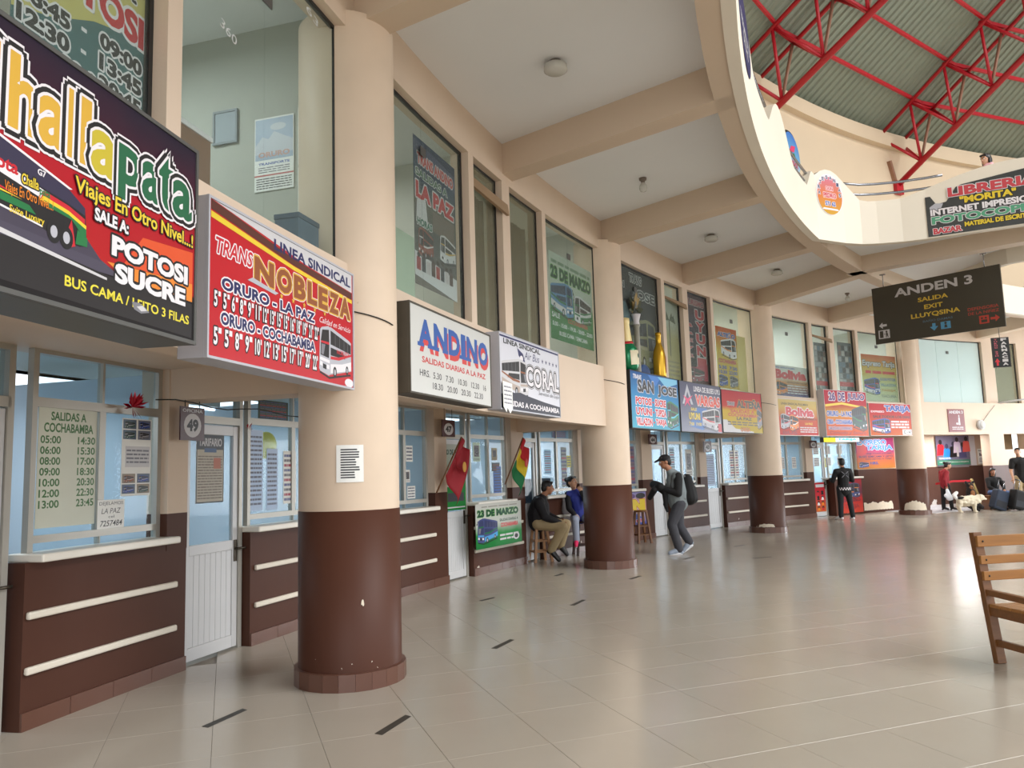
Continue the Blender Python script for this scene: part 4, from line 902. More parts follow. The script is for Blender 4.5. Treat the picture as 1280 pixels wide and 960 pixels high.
# ---- things hung on the partition seen through the large bare window of the first bay
def side(k, r, z):
    a = ang(k); o = Vector((math.cos(a), math.sin(a), 0)); t = Vector((math.sin(a), -math.cos(a), 0))
    M = Matrix((-o, t, Vector((0, 0, 1)))).transposed().to_4x4(); M.translation = pol(k, r) + Vector((0, 0, z)); return M
t = thing('picture_frame', 'small grey framed picture on the room wall inside the large bare window', 'picture', side(.042, 29.39, 4.6))
f = MB(); gm = mat('grey_frame', (126, 134, 138), .5); f.box(-.13, .13, -.02, 0, 0, .02, gm).box(-.13, .13, -.02, 0, .30, .32, gm).box(-.13, -.11, -.02, 0, .02, .30, gm).box(.11, .13, -.02, 0, .02, .30, gm); f.build('frame', t)
MB().box(-.11, .11, -.012, -.002, .02, .30, mat('grey_print', (150, 160, 166), .6)).build('print', t)
t = thing('wall_calendar', 'wall calendar with a blue mountain picture inside the large bare window', 'calendar', side(.042, 28.88, 4.1))
MB().box(-.2, .2, -.006, 0, 0, .68, PAPER).build('sheet', t)
a = Art(.4, .68); a.y = -.0065; a.R(.02, .98, .42, .98, ink(160, 184, 200)); a.G([(.02, .62), (.2, .74), (.36, .70), (.5, .80), (.7, .74), (.98, .66), (.98, .5), (.02, .5)], ink(196, 206, 210)); a.E(.6, .86, .2, .05, ink(200, 210, 214)); a.T('ORURO', .1, .9, .455, .53, ink(196, 150, 130), .04); a.R(.0, 1, .20, .22, ink(200, 90, 80)); a.T('TRANSPORTE', .1, .9, .35, .385, BLU, .03); a.lines(.1, .9, .24, .33, 3, ink(110, 110, 120), .4); a.lines(.05, .95, .02, .18, 5, BLK, .4, 7); a.build('artwork', t)
for z0, z1, lb in ((4.30, 4.82, 'upper white list sheet by the right edge of the large bare window'), (3.62, 4.27, 'lower white list sheet by the right edge of the large bare window')):
    t = thing('list_sheet', lb, 'paper', side(.042, 28.55, z0)); MB().box(-.09, .09, -.004, 0, 0, z1 - z0, PAPER).build('sheet', t)
    a = Art(.18, z1 - z0); a.y = -.005; a.R(.05, .95, .80, .95, ink(120, 190, 200)); a.lines(.08, .92, .06, .76, 9, ink(120, 140, 150), .4); a.build('artwork', t)
t = thing('storage_box', 'dark blue box on the window sill at the right of the large bare window', 'box', fr(-.17, 28.18, 3.205))
MB().box(-.16, .14, -.1, .1, 0, .26, mat('slate_blue_box', (70, 92, 112), .5)).build('body', t, bevel=.005); MB().box(-.165, .145, -.105, .105, .26, .30, mat('slate_blue_lid', (56, 76, 96), .5)).build('lid', t, bevel=.005)
t = thing('brown_box', 'brown box with a white rim behind the top of the dark sign', 'box', fr(-.52, 28.25, 3.205))
MB().box(-.35, .1, -.12, .12, 0, .42, mat('brown_cardboard', (128, 90, 66), .6)).build('body', t); MB().box(-.36, .11, -.13, .13, .42, .45, WHT).build('rim', t)
# chalked digits on the glass
for tx, k, z, lb in (('360', -.50, 4.28, 'white chalk digits on the left pane of the large bare window'), ('63', -.20, 5.02, 'faint chalk marks near the top of the large bare window'), ('51-9', .16, 4.52, 'white chalk marks on the window just right of the nearest column')):
    o = MB().text(tx, -.10, .08, 0, .06, WHT, 0.0).build('chalk_mark'); o.matrix_world = fr(k, 27.993, z) @ Matrix.Rotation(.25, 4, 'Y'); tag(o, lb, 'chalk mark')
# dusty plastic curtains in the two narrow windows
CURT = mat('dusty_curtain', (138, 132, 112), .8, var=.14, scale=3)
for k0, k1, lb in ((.70, .925, 'dusty grey curtain in the left narrow window above the pale timetable sign'), (1.0, 1.295, 'dusty grey curtain in the right narrow window above the white coach sign')):
    vs = []; fs = []; n = 30
    for i in range(n + 1):
        k = k0 + (k1 - k0) * i / n; p = pol(k, 28.17 + .022 * math.sin(i * 1.9) + .01 * math.sin(i * .8))
        vs += [(p.x, p.y, 3.2), (p.x, p.y, 4.92)]
    for i in range(n): fs.append((2 * i, 2 * i + 2, 2 * i + 3, 2 * i + 1))
    o = MB().add(vs, fs, CURT, True).build('curtain'); tag(o, lb, 'curtain')
    so = o.modifiers.new('thick', 'SOLIDIFY'); so.thickness = .004

# ---- party bottles and plant on the ledge of the third bay
BOTG = mat('green_foil', (16, 116, 74), .22, .35); GOLDF = mat('gold_foil', (206, 160, 44), .25, .6); CREAMF = mat('cream_foil', (226, 206, 150), .35, .2)
t = thing('champagne_bottle', 'huge green inflatable champagne bottle with cream neck on the ledge', 'bottle', fr(2.155, 27.82, 3.2) @ Matrix.Rotation(-.10, 4, 'Y'))
MB().lathe([(0, 0), (.13, .01), (.165, .06), (.17, .28), (.155, .38), (.10, .47), (.085, .50)], BOTG, 20).build('body', t)
MB().lathe([(.088, .50), (.078, .60), (.062, .80), (.072, .82), (.072, .90), (.0, .92)], CREAMF, 18).build('neck', t)
MB().lathe([(.103, .455), (.108, .47), (.09, .505), (.086, .49)], RED, 18).build('collar', t)
lab = MB().lathe([(.174, .10), (.175, .34), (.16, .345)], mat('bottle_label', (216, 206, 176), .4), 10, a0=-PI * .80, a1=-PI * .18); lab.build('label', t)
MB().sphere((.02, -.168, .25), (.035, .012, .045), DGR).build('seal', t)
t = thing('beer_bottle', 'huge gold inflatable bottle standing on the ledge behind the navy banner', 'bottle', fr(2.565, 27.87, 3.2))
MB().lathe([(0, 0), (.11, .01), (.12, .05), (.12, .40), (.10, .52), (.055, .64), (.05, .66)], GOLDF, 18).build('body', t)
MB().lathe([(.052, .66), (.048, .80), (.056, .81), (.056, .86), (0, .87)], GOLDF, 16).build('neck', t)
MB().lathe([(.124, .10), (.124, .40)], mat('bottle_label_red', (176, 84, 70), .4, var=.3, scale=20), 8, a0=-PI * .5, a1=PI * .05).build('label', t)
LEAF = mat('dark_leaf', (58, 62, 36), .5, var=.35, scale=30); LEAF2 = mat('dry_leaf', (150, 124, 66), .6, var=.3, scale=30)
t = thing('vase_plant', 'dark artificial plant in a white vase on a column stand before the dark bus poster', 'plant', fr(2.33, 27.92, 3.2))
MB().lathe([(.05, .0), (.05, .86), (.07, .88), (.07, .90), (0, .90)], mat('striped_stand', (150, 146, 132), .5, var=.3, scale=12), 12).build('stand', t)
MB().lathe([(0, .90), (.06, .90), (.05, .96), (.085, 1.09), (.075, 1.09), (.04, .98)], WHT, 16).build('vase', t)
for i in range(70):
    an = random.uniform(0, 2 * PI); el = random.uniform(-.1, 1.5); ln = random.uniform(.14, .34); c = Vector((0, 0, 1.16)); d = Vector((math.cos(an) * math.cos(el), math.sin(an) * math.cos(el) * .2 - .05, math.sin(el) * 1.1))
    q = c + d * ln; u_ = Vector((-d.z, .2 * random.random(), d.x)).normalized() * .042
    MB().add([c + d * ln * .3, c + d * ln * .65 + u_, q, c + d * ln * .65 - u_], [(0, 1, 2, 3)], LEAF if i % 4 else LEAF2).build('leaf', t)
o = MB().add([(-.25, -.05, 0), (.2, -.05, .0), (.24, -.06, .10), (.1, -.03, .2), (-.1, -.04, .24), (-.3, -.05, .12), (-.25, .05, 0), (.2, .05, .0), (.24, .06, .10), (.1, .03, .2), (-.1, .04, .24), (-.3, .05, .12)],
    [(0, 1, 2, 3, 4, 5), (11, 10, 9, 8, 7, 6), (0, 6, 7, 1), (1, 7, 8, 2), (2, 8, 9, 3), (3, 9, 10, 4), (4, 10, 11, 5), (5, 11, 6, 0)], mat('blue_cloth', (40, 66, 110), .7, var=.4, scale=9)).build('blue_wrap'); o.matrix_world = fr(2.42, 27.93, 3.205); tag(o, 'crumpled dark blue wrapping between the two giant bottles', 'wrapping')
sm = o.modifiers.new('s', 'SUBSURF'); sm.levels = 2; sm.render_levels = 2

# ================================================================== THINGS AT THE SHOP FRONTS
PLATE = mat('maroon_plate', (70, 30, 32), .4)
def plate(num, k, z0, z1, w, label, word=True):
    t = thing('number_plate', label, 'plate', fr(k, 29.47, z0)); H = z1 - z0
    MB().box(-w / 2, w / 2, 0, .012, 0, H, PLATE).build('board', t); 
    br = MB(); br.tube([(-w * .3, .006, H), (-w * .3, .006, 2.5 - z0)], .004, BLACKM, 6); br.tube([(w * .3, .006, H), (w * .3, .006, 2.5 - z0)], .004, BLACKM, 6); br.build('hanger', t)
    a = Art(w, H)
    if word: a.T('OFICINA', .08, .92, .84, .94, PALE, .02)
    a.E(.5, .45, .36, .36, PALE); a.E(.5, .45, .31, .31, PALE); a.T(num, .26, .74, .26, .64, BLK, .05); a.build('artwork', t)
plate('49', -.035, 1.90, 2.18, .30, 'maroon OFICINA plate with number 49 hanging left of the nearest white door')
plate('47', 1.30, 2.09, 2.33, .36, 'maroon plate with number 47 hanging over the red flag', False)
plate('44', 3.30, 2.08, 2.30, .36, 'maroon plate with number 44 hanging before the walking man', False)
plate('43', 3.96, 1.90, 2.17, .36, 'maroon plate with number 43 hanging left of the far white door', False)
plate('41', 5.315, 1.98, 2.20, .34, 'maroon plate with number 41 hanging left of the lit yellow sign', False)
def sheet(name, label, cat, k, z0, w, h, r, m=PAPER, th=.003):
    t = thing(name, label, cat, fr(k, r, z0)); MB().box(-w / 2, w / 2, 0, th, 0, h, m).build('sheet', t); return t, Art(w, h)
RP = 29.70
t, a = sheet('schedule_film', 'pale window film with green departure times to Cochabamba', 'schedule', -.316, 1.27, .53, .83, RP, mat('cream_film', (206, 208, 192), .5))
GR2 = ink(58, 116, 48); a.T('SALIDAS A', .20, .80, .895, .97, GR2, .03); a.T('COCHABAMBA', .09, .93, .795, .875, GR2, .03)
for i, (l_, r_) in enumerate((('05:00', '14:30'), ('06:00', '15:30'), ('08:00', '17:00'), ('09:00', '18:30'), ('10:00', '20:30'), ('12:00', '22:30'), ('13:00', '23:45'))):
    z = .70 - .09 * i; a.T(l_, .04, .37, z, z + .066, GR2, .025); a.T(r_, .66, .97, z, z + .066, GR2, .025)
fin(t, a)
t, a = sheet('photo_sheet', 'white sheet of small bus photos with a notice in the left office window', 'paper', -.135, 1.46, .32, .61, RP)
for v_ in (.70, .0):
    for i in range(2):
        for j in range(2):
            u0 = .03 + .5 * i; v0 = v_ + .03 + .135 * j; a.R(u0, u0 + .44, v0, v0 + .12, random.choice([ink(90, 110, 130), ink(150, 140, 120), ink(120, 130, 150)])); a.bus(u0 + .05, v0 + .01, .34, .09, random.choice([BLU, BRZ, DGR, GREY]), WHT, BLK)
a.R(.12, .96, .37, .64, PALE); a.lines(.16, .92, .41, .61, 4, ink(110, 112, 120), .45); fin(t, a)
t, a = sheet('hand_notice', 'handwritten white notice taped low on the left office window', 'notice', -.208, 1.225, .27, .215, 29.68)
a.T('DEJELAMOS', .06, .94, .78, .93, DARKINK, .0); a.T('LA PAZ', .14, .86, .52, .70, DARKINK, .0, shear=.2); a.T('cel', .40, .62, .36, .46, DARKINK, .0); a.T('7257484', .10, .92, .08, .28, DARKINK, .01, shear=.2); fin(t, a)
t, a = sheet('tariff_poster', 'framed dark-headed TARIFARIO price list behind the glass of the nearest door', 'poster', .118, 1.36, .38, .62, 29.735, mat('pale_list', (190, 184, 170), .6))
a.R(0, 1, .78, 1, ink(44, 50, 54)); a.T('TARIFARIO', .08, .92, .83, .95, PALE, .03); a.R(.28, .72, .74, .80, ink(60, 96, 140)); a.lines(.06, .94, .05, .70, 16, ink(120, 110, 100), .45, 6); a.R(.62, .88, .50, .66, ink(190, 110, 80))
for e in ((0, .03, 0, .78), (.97, 1, 0, .78), (0, 1, 0, .02)): a.R(*e, ink(44, 50, 54))
fin(t, a)
# papers inside other shop windows
def winpaper(label, k, z0, w, h, kind=0, r=RP, m=PAPER):
    t, a = sheet('window_paper', label, 'paper', k, z0, w, h, r, m)
    if kind == 0: a.lines(.08, .92, .06, .94, max(4, int(h / .05)), ink(96, 104, 124), .45)
    elif kind == 1: a.R(.15, .85, .25, .85, ink(96, 90, 90)); a.bus(.2, .3, .6, .45, BLK, GREY, ink(70, 70, 80)); a.lines(.1, .9, .05, .2, 2, BLK, .4)
    elif kind == 2:
        for i in range(10): a.lines(.06, .94, .04 + .092 * i, .12 + .092 * i, 1, [ink(90, 100, 150), ink(180, 70, 90), ink(110, 110, 120)][i % 3], .6, 5)
    fin(t, a)
PBL = mat('bluish_paper', (188, 208, 236), .6)
winpaper('pale blue column of lists in the window right of the nearest door', .285, 1.25, .22, .80, 0, RP, PBL); winpaper('second pale blue list column in the window right of the nearest door', .355, 1.25, .18, .62, 0, RP, PBL)
winpaper('list sheet with a calendar in the middle of the window right of the nearest door', .435, 1.30, .22, .55, 2); winpaper('printed sheet half hidden by the nearest column', .555, 1.26, .24, .60, 0)
winpaper('dark printed strip of lettering in the transom right of the nearest door', .36, 2.17, .50, .19, 2, 29.70, mat('dark_strip', (66, 84, 76), .6)); winpaper('orange sticker in the transom beside the nearest column', .50, 2.18, .16, .2, 1, 29.70, mat('orange_paper', (230, 150, 40), .6))
winpaper('white lettered sticker high in the window right of the nearest column', 1.115, 1.74, .17, .22, 0); winpaper('small coach picture sheet in the window right of the nearest column', 1.10, 1.46, .13, .17, 1); winpaper('blue-lettered sheet low in the window right of the nearest column', 1.125, 1.24, .20, .17, 0)
winpaper('round dark green emblem sticker sheet in the window above the green banner', 1.62, 1.74, .22, .30, 1, RP, mat('pale_green_sheet', (190, 212, 196), .6)); winpaper('framed picture sheet in the window above the green banner', 1.77, 1.76, .17, .2, 1, RP, mat('tan_sheet', (180, 170, 140), .6))
winpaper('blue sheet low in the window above the green banner', 1.79, 1.20, .24, .46, 0, RP, mat('blue_sheet', (80, 120, 196), .5)); winpaper('green and yellow card strip in the window above the green banner', 1.78, 1.58, .24, .14, 2, RP, mat('dark_card', (60, 70, 40), .5))
winpaper('column of cards in the window behind the seated man', 2.42, 1.25, .20, .75, 2, RP, mat('grey_card', (150, 160, 160), .6)); winpaper('yellow sheet in the window behind the seated man', 2.47, 1.62, .15, .22, 0, RP, mat('yellow_sheet', (206, 200, 90), .6)); winpaper('blue and black header strip in the transom behind the seated man', 2.38, 2.18, .55, .13, 2, RP, mat('blue_strip', (90, 130, 170), .5)); winpaper('blue printed sheet in the left pane behind the seated man', 2.26, 1.50, .24, .45, 2, RP, mat('cyan_sheet', (150, 206, 236), .5))
winpaper('pink and dark printed poster strip right of the second column', 3.14, 1.18, .30, .86, 2, RP, mat('mauve_sheet', (130, 112, 130), .5))
winpaper('blue diagram poster in the window behind the walking man', 3.62, 1.4, .22, .62, 2, RP, mat('pale_cyan', (170, 206, 220), .5)); winpaper('white poster in the right pane behind the walking man', 3.82, 1.32, .30, .66, 1); winpaper('small printed slip in the window behind the walking man', 3.73, 1.5, .12, .4, 0)
winpaper('big slanting white list in the window left of the third column', 4.38, 1.25, .42, .70, 2); winpaper('blue-white sheet covering the upper pane of the far white door', 4.09, 1.06, .42, .80, 0, 29.733, PBL)
winpaper('white list sheet in the left pane right of the third column', 5.0, 1.42, .14, .32, 0); winpaper('white list sheet in the right pane right of the third column', 5.14, 1.42, .20, .32, 0)
for i in range(2):
    for j in range(3): winpaper('white notice %s on the glass of the far door and window, %s' % (('upper row', 'lower row')[i], ('left', 'middle', 'right')[j]), 5.43 + .15 * j, 1.80 - .34 * i, .26, .25, 0, 29.70)
o = MB().sphere((0, 0, 0), (.13, .10, .15), mat('yellow_balloon', (226, 214, 40), .3)).build('balloon'); o.matrix_world = fr(.47, 30.1, 1.93); tag(o, 'yellow balloon inside the window right of the nearest door', 'balloon')
o = MB().sphere((0, 0, 0), (.13, .10, .15), mat('yellow_balloon', (226, 214, 40), .3)).build('balloon'); o.matrix_world = fr(5.62, 29.95, 1.55); tag(o, 'yellow balloon inside the window where the woman stands', 'balloon')
# banner under the counter, posters
t, a = sign('counter_banner', 'green and white banner with a bus hanging from the counter left of the seated man', 1.475, 1.865, .42, 1.09, 29.42, .006, ramp_mat('green_banner', [(0, (26, 130, 60)), (.3, (40, 150, 70)), (.5, (214, 220, 210)), (1, (222, 222, 214))]), flat=True, cat='banner')
a.lines(.12, .9, .90, .95, 1, ink(150, 150, 140), .5); a.T('23 DE MARZO', .03, .93, .70, .86, DGR, .06, (LGRN, .015)); a.bus(.03, .12, .42, .56, ink(70, 80, 130), GRN, ink(50, 60, 100), False, SKY); a.T('SALIDAS DIARIAS A', .50, .92, .555, .62, DGR, .03); a.T('COCHABAMBA', .52, .92, .42, .52, RED, .05); a.lines(.5, .92, .10, .28, 2, PALE, .5, 3); a.E(.87, .17, .07, .09, PALE); a.E(.87, .17, .04, .05, BLK); fin(t, a)
t, a = sign('door_poster', 'green and white poster on the door behind the red flag', 1.37, 1.525, 1.02, 2.0, 29.70, .004, ramp_mat('green_door_print', [(0, (30, 140, 60)), (.55, (40, 150, 70)), (.7, (200, 214, 196)), (1, (210, 216, 206))]), flat=True, cat='poster')
a.T('23 DE MARZO', .05, .95, .84, .92, DGR, .05); 
for i in range(4): a.T('8:%d0 - 20:00' % i, .08, .8, .56 - .07 * i, .60 - .07 * i, PALE, .04)
a.R(.1, .9, .13, .26, ink(60, 60, 70)); a.R(.05, .95, .03, .05, PALE); fin(t, a)
t, a = sign('counter_poster', 'yellow, red and blue poster on the counter front behind the wooden stools', 2.95, 3.20, .36, 1.05, 29.50, .004, ramp_mat('uni_print', [(0, (60, 90, 190)), (.35, (220, 190, 190)), (.6, (226, 150, 120)), (1, (150, 150, 210))]), flat=True, cat='poster')
a.T('UNI', .05, .95, .42, .78, YEL, .08, [(WHT, .06), (RED, .03)]); a.E(.75, .88, .22, .09, BLK); a.E(.3, .88, .2, .08, PURP); a.G([(.1, .1), (.5, .35), (.9, .15), (.6, .05)], BLU); a.T('a 10', .5, .9, .08, .18, RED, .05, (WHT, .04)); fin(t, a)
t, a = sign('door_poster', 'red poster of small figures on the lower part of the far right door', 5.385, 5.515, .14, .98, 29.71, .004, ramp_mat('red_door_print', [(0, (228, 120, 60)), (.5, (220, 50, 60)), (1, (206, 30, 50))]), flat=True, cat='poster')
a.R(.1, .9, .84, .94, PALE)
for i in range(4):
    for j in range(2): u_ = .28 + .42 * j; v_ = .68 - .18 * i; a.E(u_, v_, .12, .045, BLK); a.G([(u_ - .14, v_ - .10), (u_ + .14, v_ - .10), (u_ + .06, v_), (u_ - .06, v_)], [RED, BLK, WHT, ORG][(i + j) % 4])
fin(t, a)
t, a = sign('counter_poster', 'red bus poster covering the counter front beside the standing woman', 5.60, 5.885, .06, 1.04, 29.44, .004, ramp_mat('red_counter_print', [(0, (226, 80, 56)), (.4, (214, 50, 50)), (.6, (110, 50, 70)), (1, (196, 28, 46))]), flat=True, cat='poster')
a.bus(.1, .45, .8, .45, ink(60, 60, 100), ORG, BLK, True, ink(60, 90, 150)); a.T('EXPRESO', .1, .9, .33, .42, ink(90, 40, 50), .04); a.T('TARIJA', .16, .84, .10, .26, ink(160, 40, 40), .05); fin(t, a)
t, a = sign('wall_banner', 'purple, red and yellow banner with blue capitals on the wall beside the counter', 5.89, 6.375, 1.33, 2.28, 29.53, .01, ramp_mat('purple_red_print', [(0, (230, 150, 60)), (.35, (226, 110, 80)), (.6, (170, 50, 130)), (1, (196, 40, 110))]), flat=True, cat='banner')
a.G([(.02, .35), (.28, .5), (.22, .95), (.02, .95)], RED); a.T('EXPRESO', .03, .80, .76, .94, ink(70, 150, 226), .05, (WHT, .04)); a.T('TARIJA', .25, .97, .55, .76, ink(70, 150, 226), .05, (WHT, .04)); a.T('VIAJE TODOS LOS DIAS', .24, .92, .44, .51, NAVY, .03); a.T('BUSES SEMICAMA Y LEITO', .06, .95, .35, .42, NAVY, .03); a.T('CON DESTINO A TARIJA', .22, .92, .27, .33, NAVY, .03); a.T('HRS.', .34, .56, .13, .22, BLU, .04); a.bus(.05, .04, .25, .18, BLU, WHT, BLK); fin(t, a)
# small lit sign
LITY = mat('lit_yellow', (250, 240, 60), .4, emit=1.2); LITC = mat('lit_cyan', (60, 210, 230), .4, emit=1.3); LITW = mat('lit_white', (240, 250, 250), .4, emit=1.2)
t = thing('lit_sign', 'small glowing yellow and cyan sign box over the far counter', 'sign', fr(5.58, 29.2, 2.14)); MB().box(-.86, .86, 0, .12, 0, .13, ALUD).build('housing', t)
MB().box(-.85, -.30, -.006, 0, .005, .125, LITY).build('left_panel', t); MB().box(-.30, .85, -.006, 0, .005, .125, LITW).build('right_panel', t); a = Art(1.72, .13); a.y = -.007; a.T('TARIJA', .38, .93, .2, .85, LITC, .06); a.build('lettering', t)
MB().box(-.5, -.48, .04, .06, .13, .36, BLACKM).box(.48, .5, .04, .06, .13, .36, BLACKM).build('hanger', t)
# tinsel star, flags, cables
t = thing('tinsel_star', 'red tinsel star on the top of the left office window', 'ornament', fr(-.175, 29.62, 2.15)); 
for i in range(26):
    an = random.uniform(0, 2 * PI); ln = random.uniform(.07, .14); MB().add([(0, 0, 0), (math.cos(an - .12) * ln * .6, -.03, math.sin(an - .12) * ln * .6), (math.cos(an) * ln, -.02 - .03 * random.random(), math.sin(an) * ln), (math.cos(an + .12) * ln * .6, -.01, math.sin(an + .12) * ln * .6)], [(0, 1, 2, 3)], mat('red_tinsel', (176, 20, 44), .25, .4)).build('petal', t)
t = thing('tinsel_star', 'small red tinsel bow on the frame right of the nearest door', 'ornament', fr(.235, 29.66, 2.06))
for i in range(12):
    an = random.uniform(0, 2 * PI); ln = random.uniform(.03, .07); MB().add([(0, 0, 0), (math.cos(an - .2) * ln * .6, -.02, math.sin(an - .2) * ln * .6), (math.cos(an) * ln, -.02, math.sin(an) * ln)], [(0, 1, 2)], mat('red_tinsel', (176, 20, 44), .25, .4)).build('petal', t)
def flag(label, k, z_top, z_bot, bands, emblem=None, lean=.3, w=.30):
    t = thing('flag', label, 'flag', fr(k, 29.33, 0))
    MB().tube([(lean * -.9, .18, z_bot), (lean * .25, -.02, z_top)], .012, WOODD, 8).build('pole', t)
    cl = MB(); n = 16; mcol = 10
    for bi, mm in enumerate(bands):
        vs = []; fs = []
        for i in range(mcol + 1):
            for j in range(7):
                f = (bi + j / 6) / len(bands); s = i / mcol
                base = Vector((lean * .25, -.02, z_top)).lerp(Vector((lean * -.55, .1, z_bot + (z_top - z_bot) * .30)), f)
                q = base + Vector((w * s * (.55 + .55 * f), -.05 * math.sin(s * 7 + f * 3) * (.3 + s), -s * (.18 + .26 * f)))
                vs.append(q)
        for i in range(mcol):
            for j in range(6): a_ = i * 7 + j; fs.append((a_, a_ + 7, a_ + 8, a_ + 1))
        o_ = MB().add(vs, fs, mm, True).build('stripe' if len(bands) > 1 else 'cloth', t); so = o_.modifiers.new('t', 'SOLIDIFY'); so.thickness = .003
    if emblem: MB().sphere((w * .35 - lean * .15, -.075, z_top - (z_top - z_bot) * .55), (.055, .012, .075), emblem, 12, 7).build('emblem', t)
    return t
FR_ = mat('red_flag_cloth', (150, 20, 34), .7, var=.15); flag('red flag with a gold emblem on a pole beside plate 47', 1.30, 2.08, 1.30, [FR_, FR_], mat('gold_emblem', (206, 150, 60), .5), .34, .30)
flag('Bolivian tricolour flag on a pole left of the seated man', 1.83, 2.12, 1.36, [mat('flag_red', (196, 30, 40), .7), mat('flag_yellow', (226, 200, 50), .7), mat('flag_green', (14, 110, 60), .7)], mat('emblem_red', (206, 50, 44), .5), .26, .24)
def cable(label, pts, r=.006):
    o = MB().tube(pts, r, BLACKM, 6).build('cable'); tag(o, label, 'cable'); return o
cable('thin black cable running under the soffit over the nearest door', [P3(pol(-.16 + .06 * i, 29.45), 2.205 + .02 * math.sin(i * 1.3)) for i in range(10)])
for k, z, lb in ((0, 2.86, 'thin black cable looped round the nearest column'), (2, 3.02, 'thin black cable looped round the second column'), (4, 3.02, 'thin black cable looped round the third column')):
    c = pol(k, RW); a0 = math.atan2(-c.y, -c.x); cable(lb, [(c.x + .402 * math.cos(a0 + q * .12 - .5), c.y + .402 * math.sin(a0 + q * .12 - .5), z - .008 * q) for q in range(14)], .005)
# wire hooks, stools
def stool(label, k, r, h, rotz=0, w=.30, m=WOOD, M=None):
    t = thing('bar_stool', label, 'stool', (M or fr(k, r)) @ Matrix.Rotation(rotz, 4, 'Z')); s = w / 2
    MB().lathe([(0, h - .035), (s, h - .035), (s + .006, h - .02), (s, h), (0, h)], m, 20).build('seat', t)
    for x, y in ((-1, -1), (1, -1), (1, 1), (-1, 1)): MB().obox((x * s * .62, y * s * .62, h - .035), (x * s * 1.05, y * s * 1.05, 0), .042, .042, m).build('leg', t)
    for z in (.18, .36): 
        q = s * (.62 + .43 * (1 - z / h))
        for a_, b_ in (((-q, -q, z), (q, -q, z)), ((q, -q, z), (q, q, z)), ((q, q, z), (-q, q, z)), ((-q, q, z), (-q, -q, z))): MB().obox(a_, b_, .022, .026, m).build('rung', t)
    return t
stool('pale wooden stool under the seated man', 0, 0, .60, .35, .30, mat('pale_wood', (176, 132, 96), .45, var=.2), Matrix.Translation((.40, 13.75, 0)))
stool('dark stool under the girl, half behind the second column', 0, 0, .62, .2, .28, mat('dark_stool_wood', (60, 36, 30), .4, var=.2), Matrix.Translation((1.22, 14.65, 0)))
stool('varnished brown stool in front of the yellow and red counter poster', 0, 0, .68, .3, .28, WOODD, Matrix.Translation((2.62, 16.55, 0)))
# ================================================================== RIGHT WALL
t, a = sheet('plaque', 'dark red ANDEN 3 plaque with a figure on the far wall', 'plaque', 6.54, 2.35, .76, .68, 27.80, mat('dark_red_plaque', (116, 34, 34), .4), .015)
a.T('ANDEN 3', .08, .92, .80, .94, PALE, .03); a.E(.66, .70, .035, .05, PALE); a.G([(.60, .30), (.72, .30), (.70, .64), (.62, .64)], PALE); a.E(.52, .36, .06, .05, PALE); a.lines(.2, .88, .08, .24, 2, PALE, .45, 3); fin(t, a)
t, a = sheet('wall_board', 'whitewashed board carrying notices on the far wall', 'board', 7.165, 1.27, 3.08, 1.03, 29.585, mat('white_board', (226, 228, 236), .5), .012)
t, a = sheet('mural_poster', 'photo poster of crouching people with a green caption on the far wall', 'poster', 7.11, 1.33, 1.53, .98, 29.525, ink(110, 108, 130), .006)
for (u_, v_, c, c2) in ((.12, .62, RED, BLK), (.3, .48, ink(40, 140, 220), ink(60, 60, 90)), (.50, .55, BLK, ink(50, 50, 70)), (.78, .52, ink(70, 70, 110), BLK), (.9, .72, ink(230, 100, 90), BLK), (.62, .7, ink(210, 200, 220), BLK)):
    a.G([(u_ - .12, v_ - .28), (u_ + .12, v_ - .26), (u_ + .1, v_ + .06), (u_ + .02, v_ + .12), (u_ - .08, v_ + .08)], c); a.E(u_ + .01, v_ + .17, .05, .085, c2)
a.R(.6, .66, .3, .62, PALE); a.R(0, 1, .03, .19, ink(60, 140, 110)); a.T('CENTRO DE ATENCION A PASAJEROS', .06, .94, .09, .14, WHT, .02); a.T('TERMINAL DE BUSES', .05, .4, .22, .28, WHT, .03); fin(t, a)
for k, lb, z in ((7.475, 'white price sheet at the right of the photo poster', 1.36), (6.73, 'white price sheet left of the photo poster', 1.48)):
    t, a = sheet('price_sheet', lb, 'notice', k, z, .52 if k > 7 else .34, .50, 29.53); a.lines(.08, .92, .84, .92, 1, BLK, .6); a.T('Bs 1.50', .14, .86, .52, .72, BLK, .04); a.R(.06, .94, .46, .47, GREY); a.R(.06, .94, .78, .79, GREY); a.lines(.1, .9, .1, .4, 3, GREY, .4); fin(t, a)
t = thing('wall_speaker', 'round white loudspeaker on the far wall above the standing man', 'speaker', fr(6.84, 27.82, 2.56) @ Matrix.Rotation(PI / 2, 4, 'X')); MB().lathe([(0, 0), (.13, 0), (.15, .03), (.15, .08), (.13, .10), (.0, .10)], WDOOR, 24).build('housing', t); MB().lathe([(0, .102), (.115, .102), (.11, .115), (0, .12)], mat('speaker_mesh', (196, 194, 190), .6, var=.3, scale=80), 20).build('grille', t)
cable('thin grey cable from the window sill to the round loudspeaker', [P3(pol(6.88 + .035 * i, 27.80), 2.66 + .10 * i) for i in range(6)], .006)
o = MB().tube([(-.1, 0, 0), (.75, -.9, .12)], .03, WDOOR, 10).build('white_pipe'); o.matrix_world = fr(7.15, 27.86, 3.24); tag(o, 'white pipe sticking out from the sill of the far window', 'pipe')
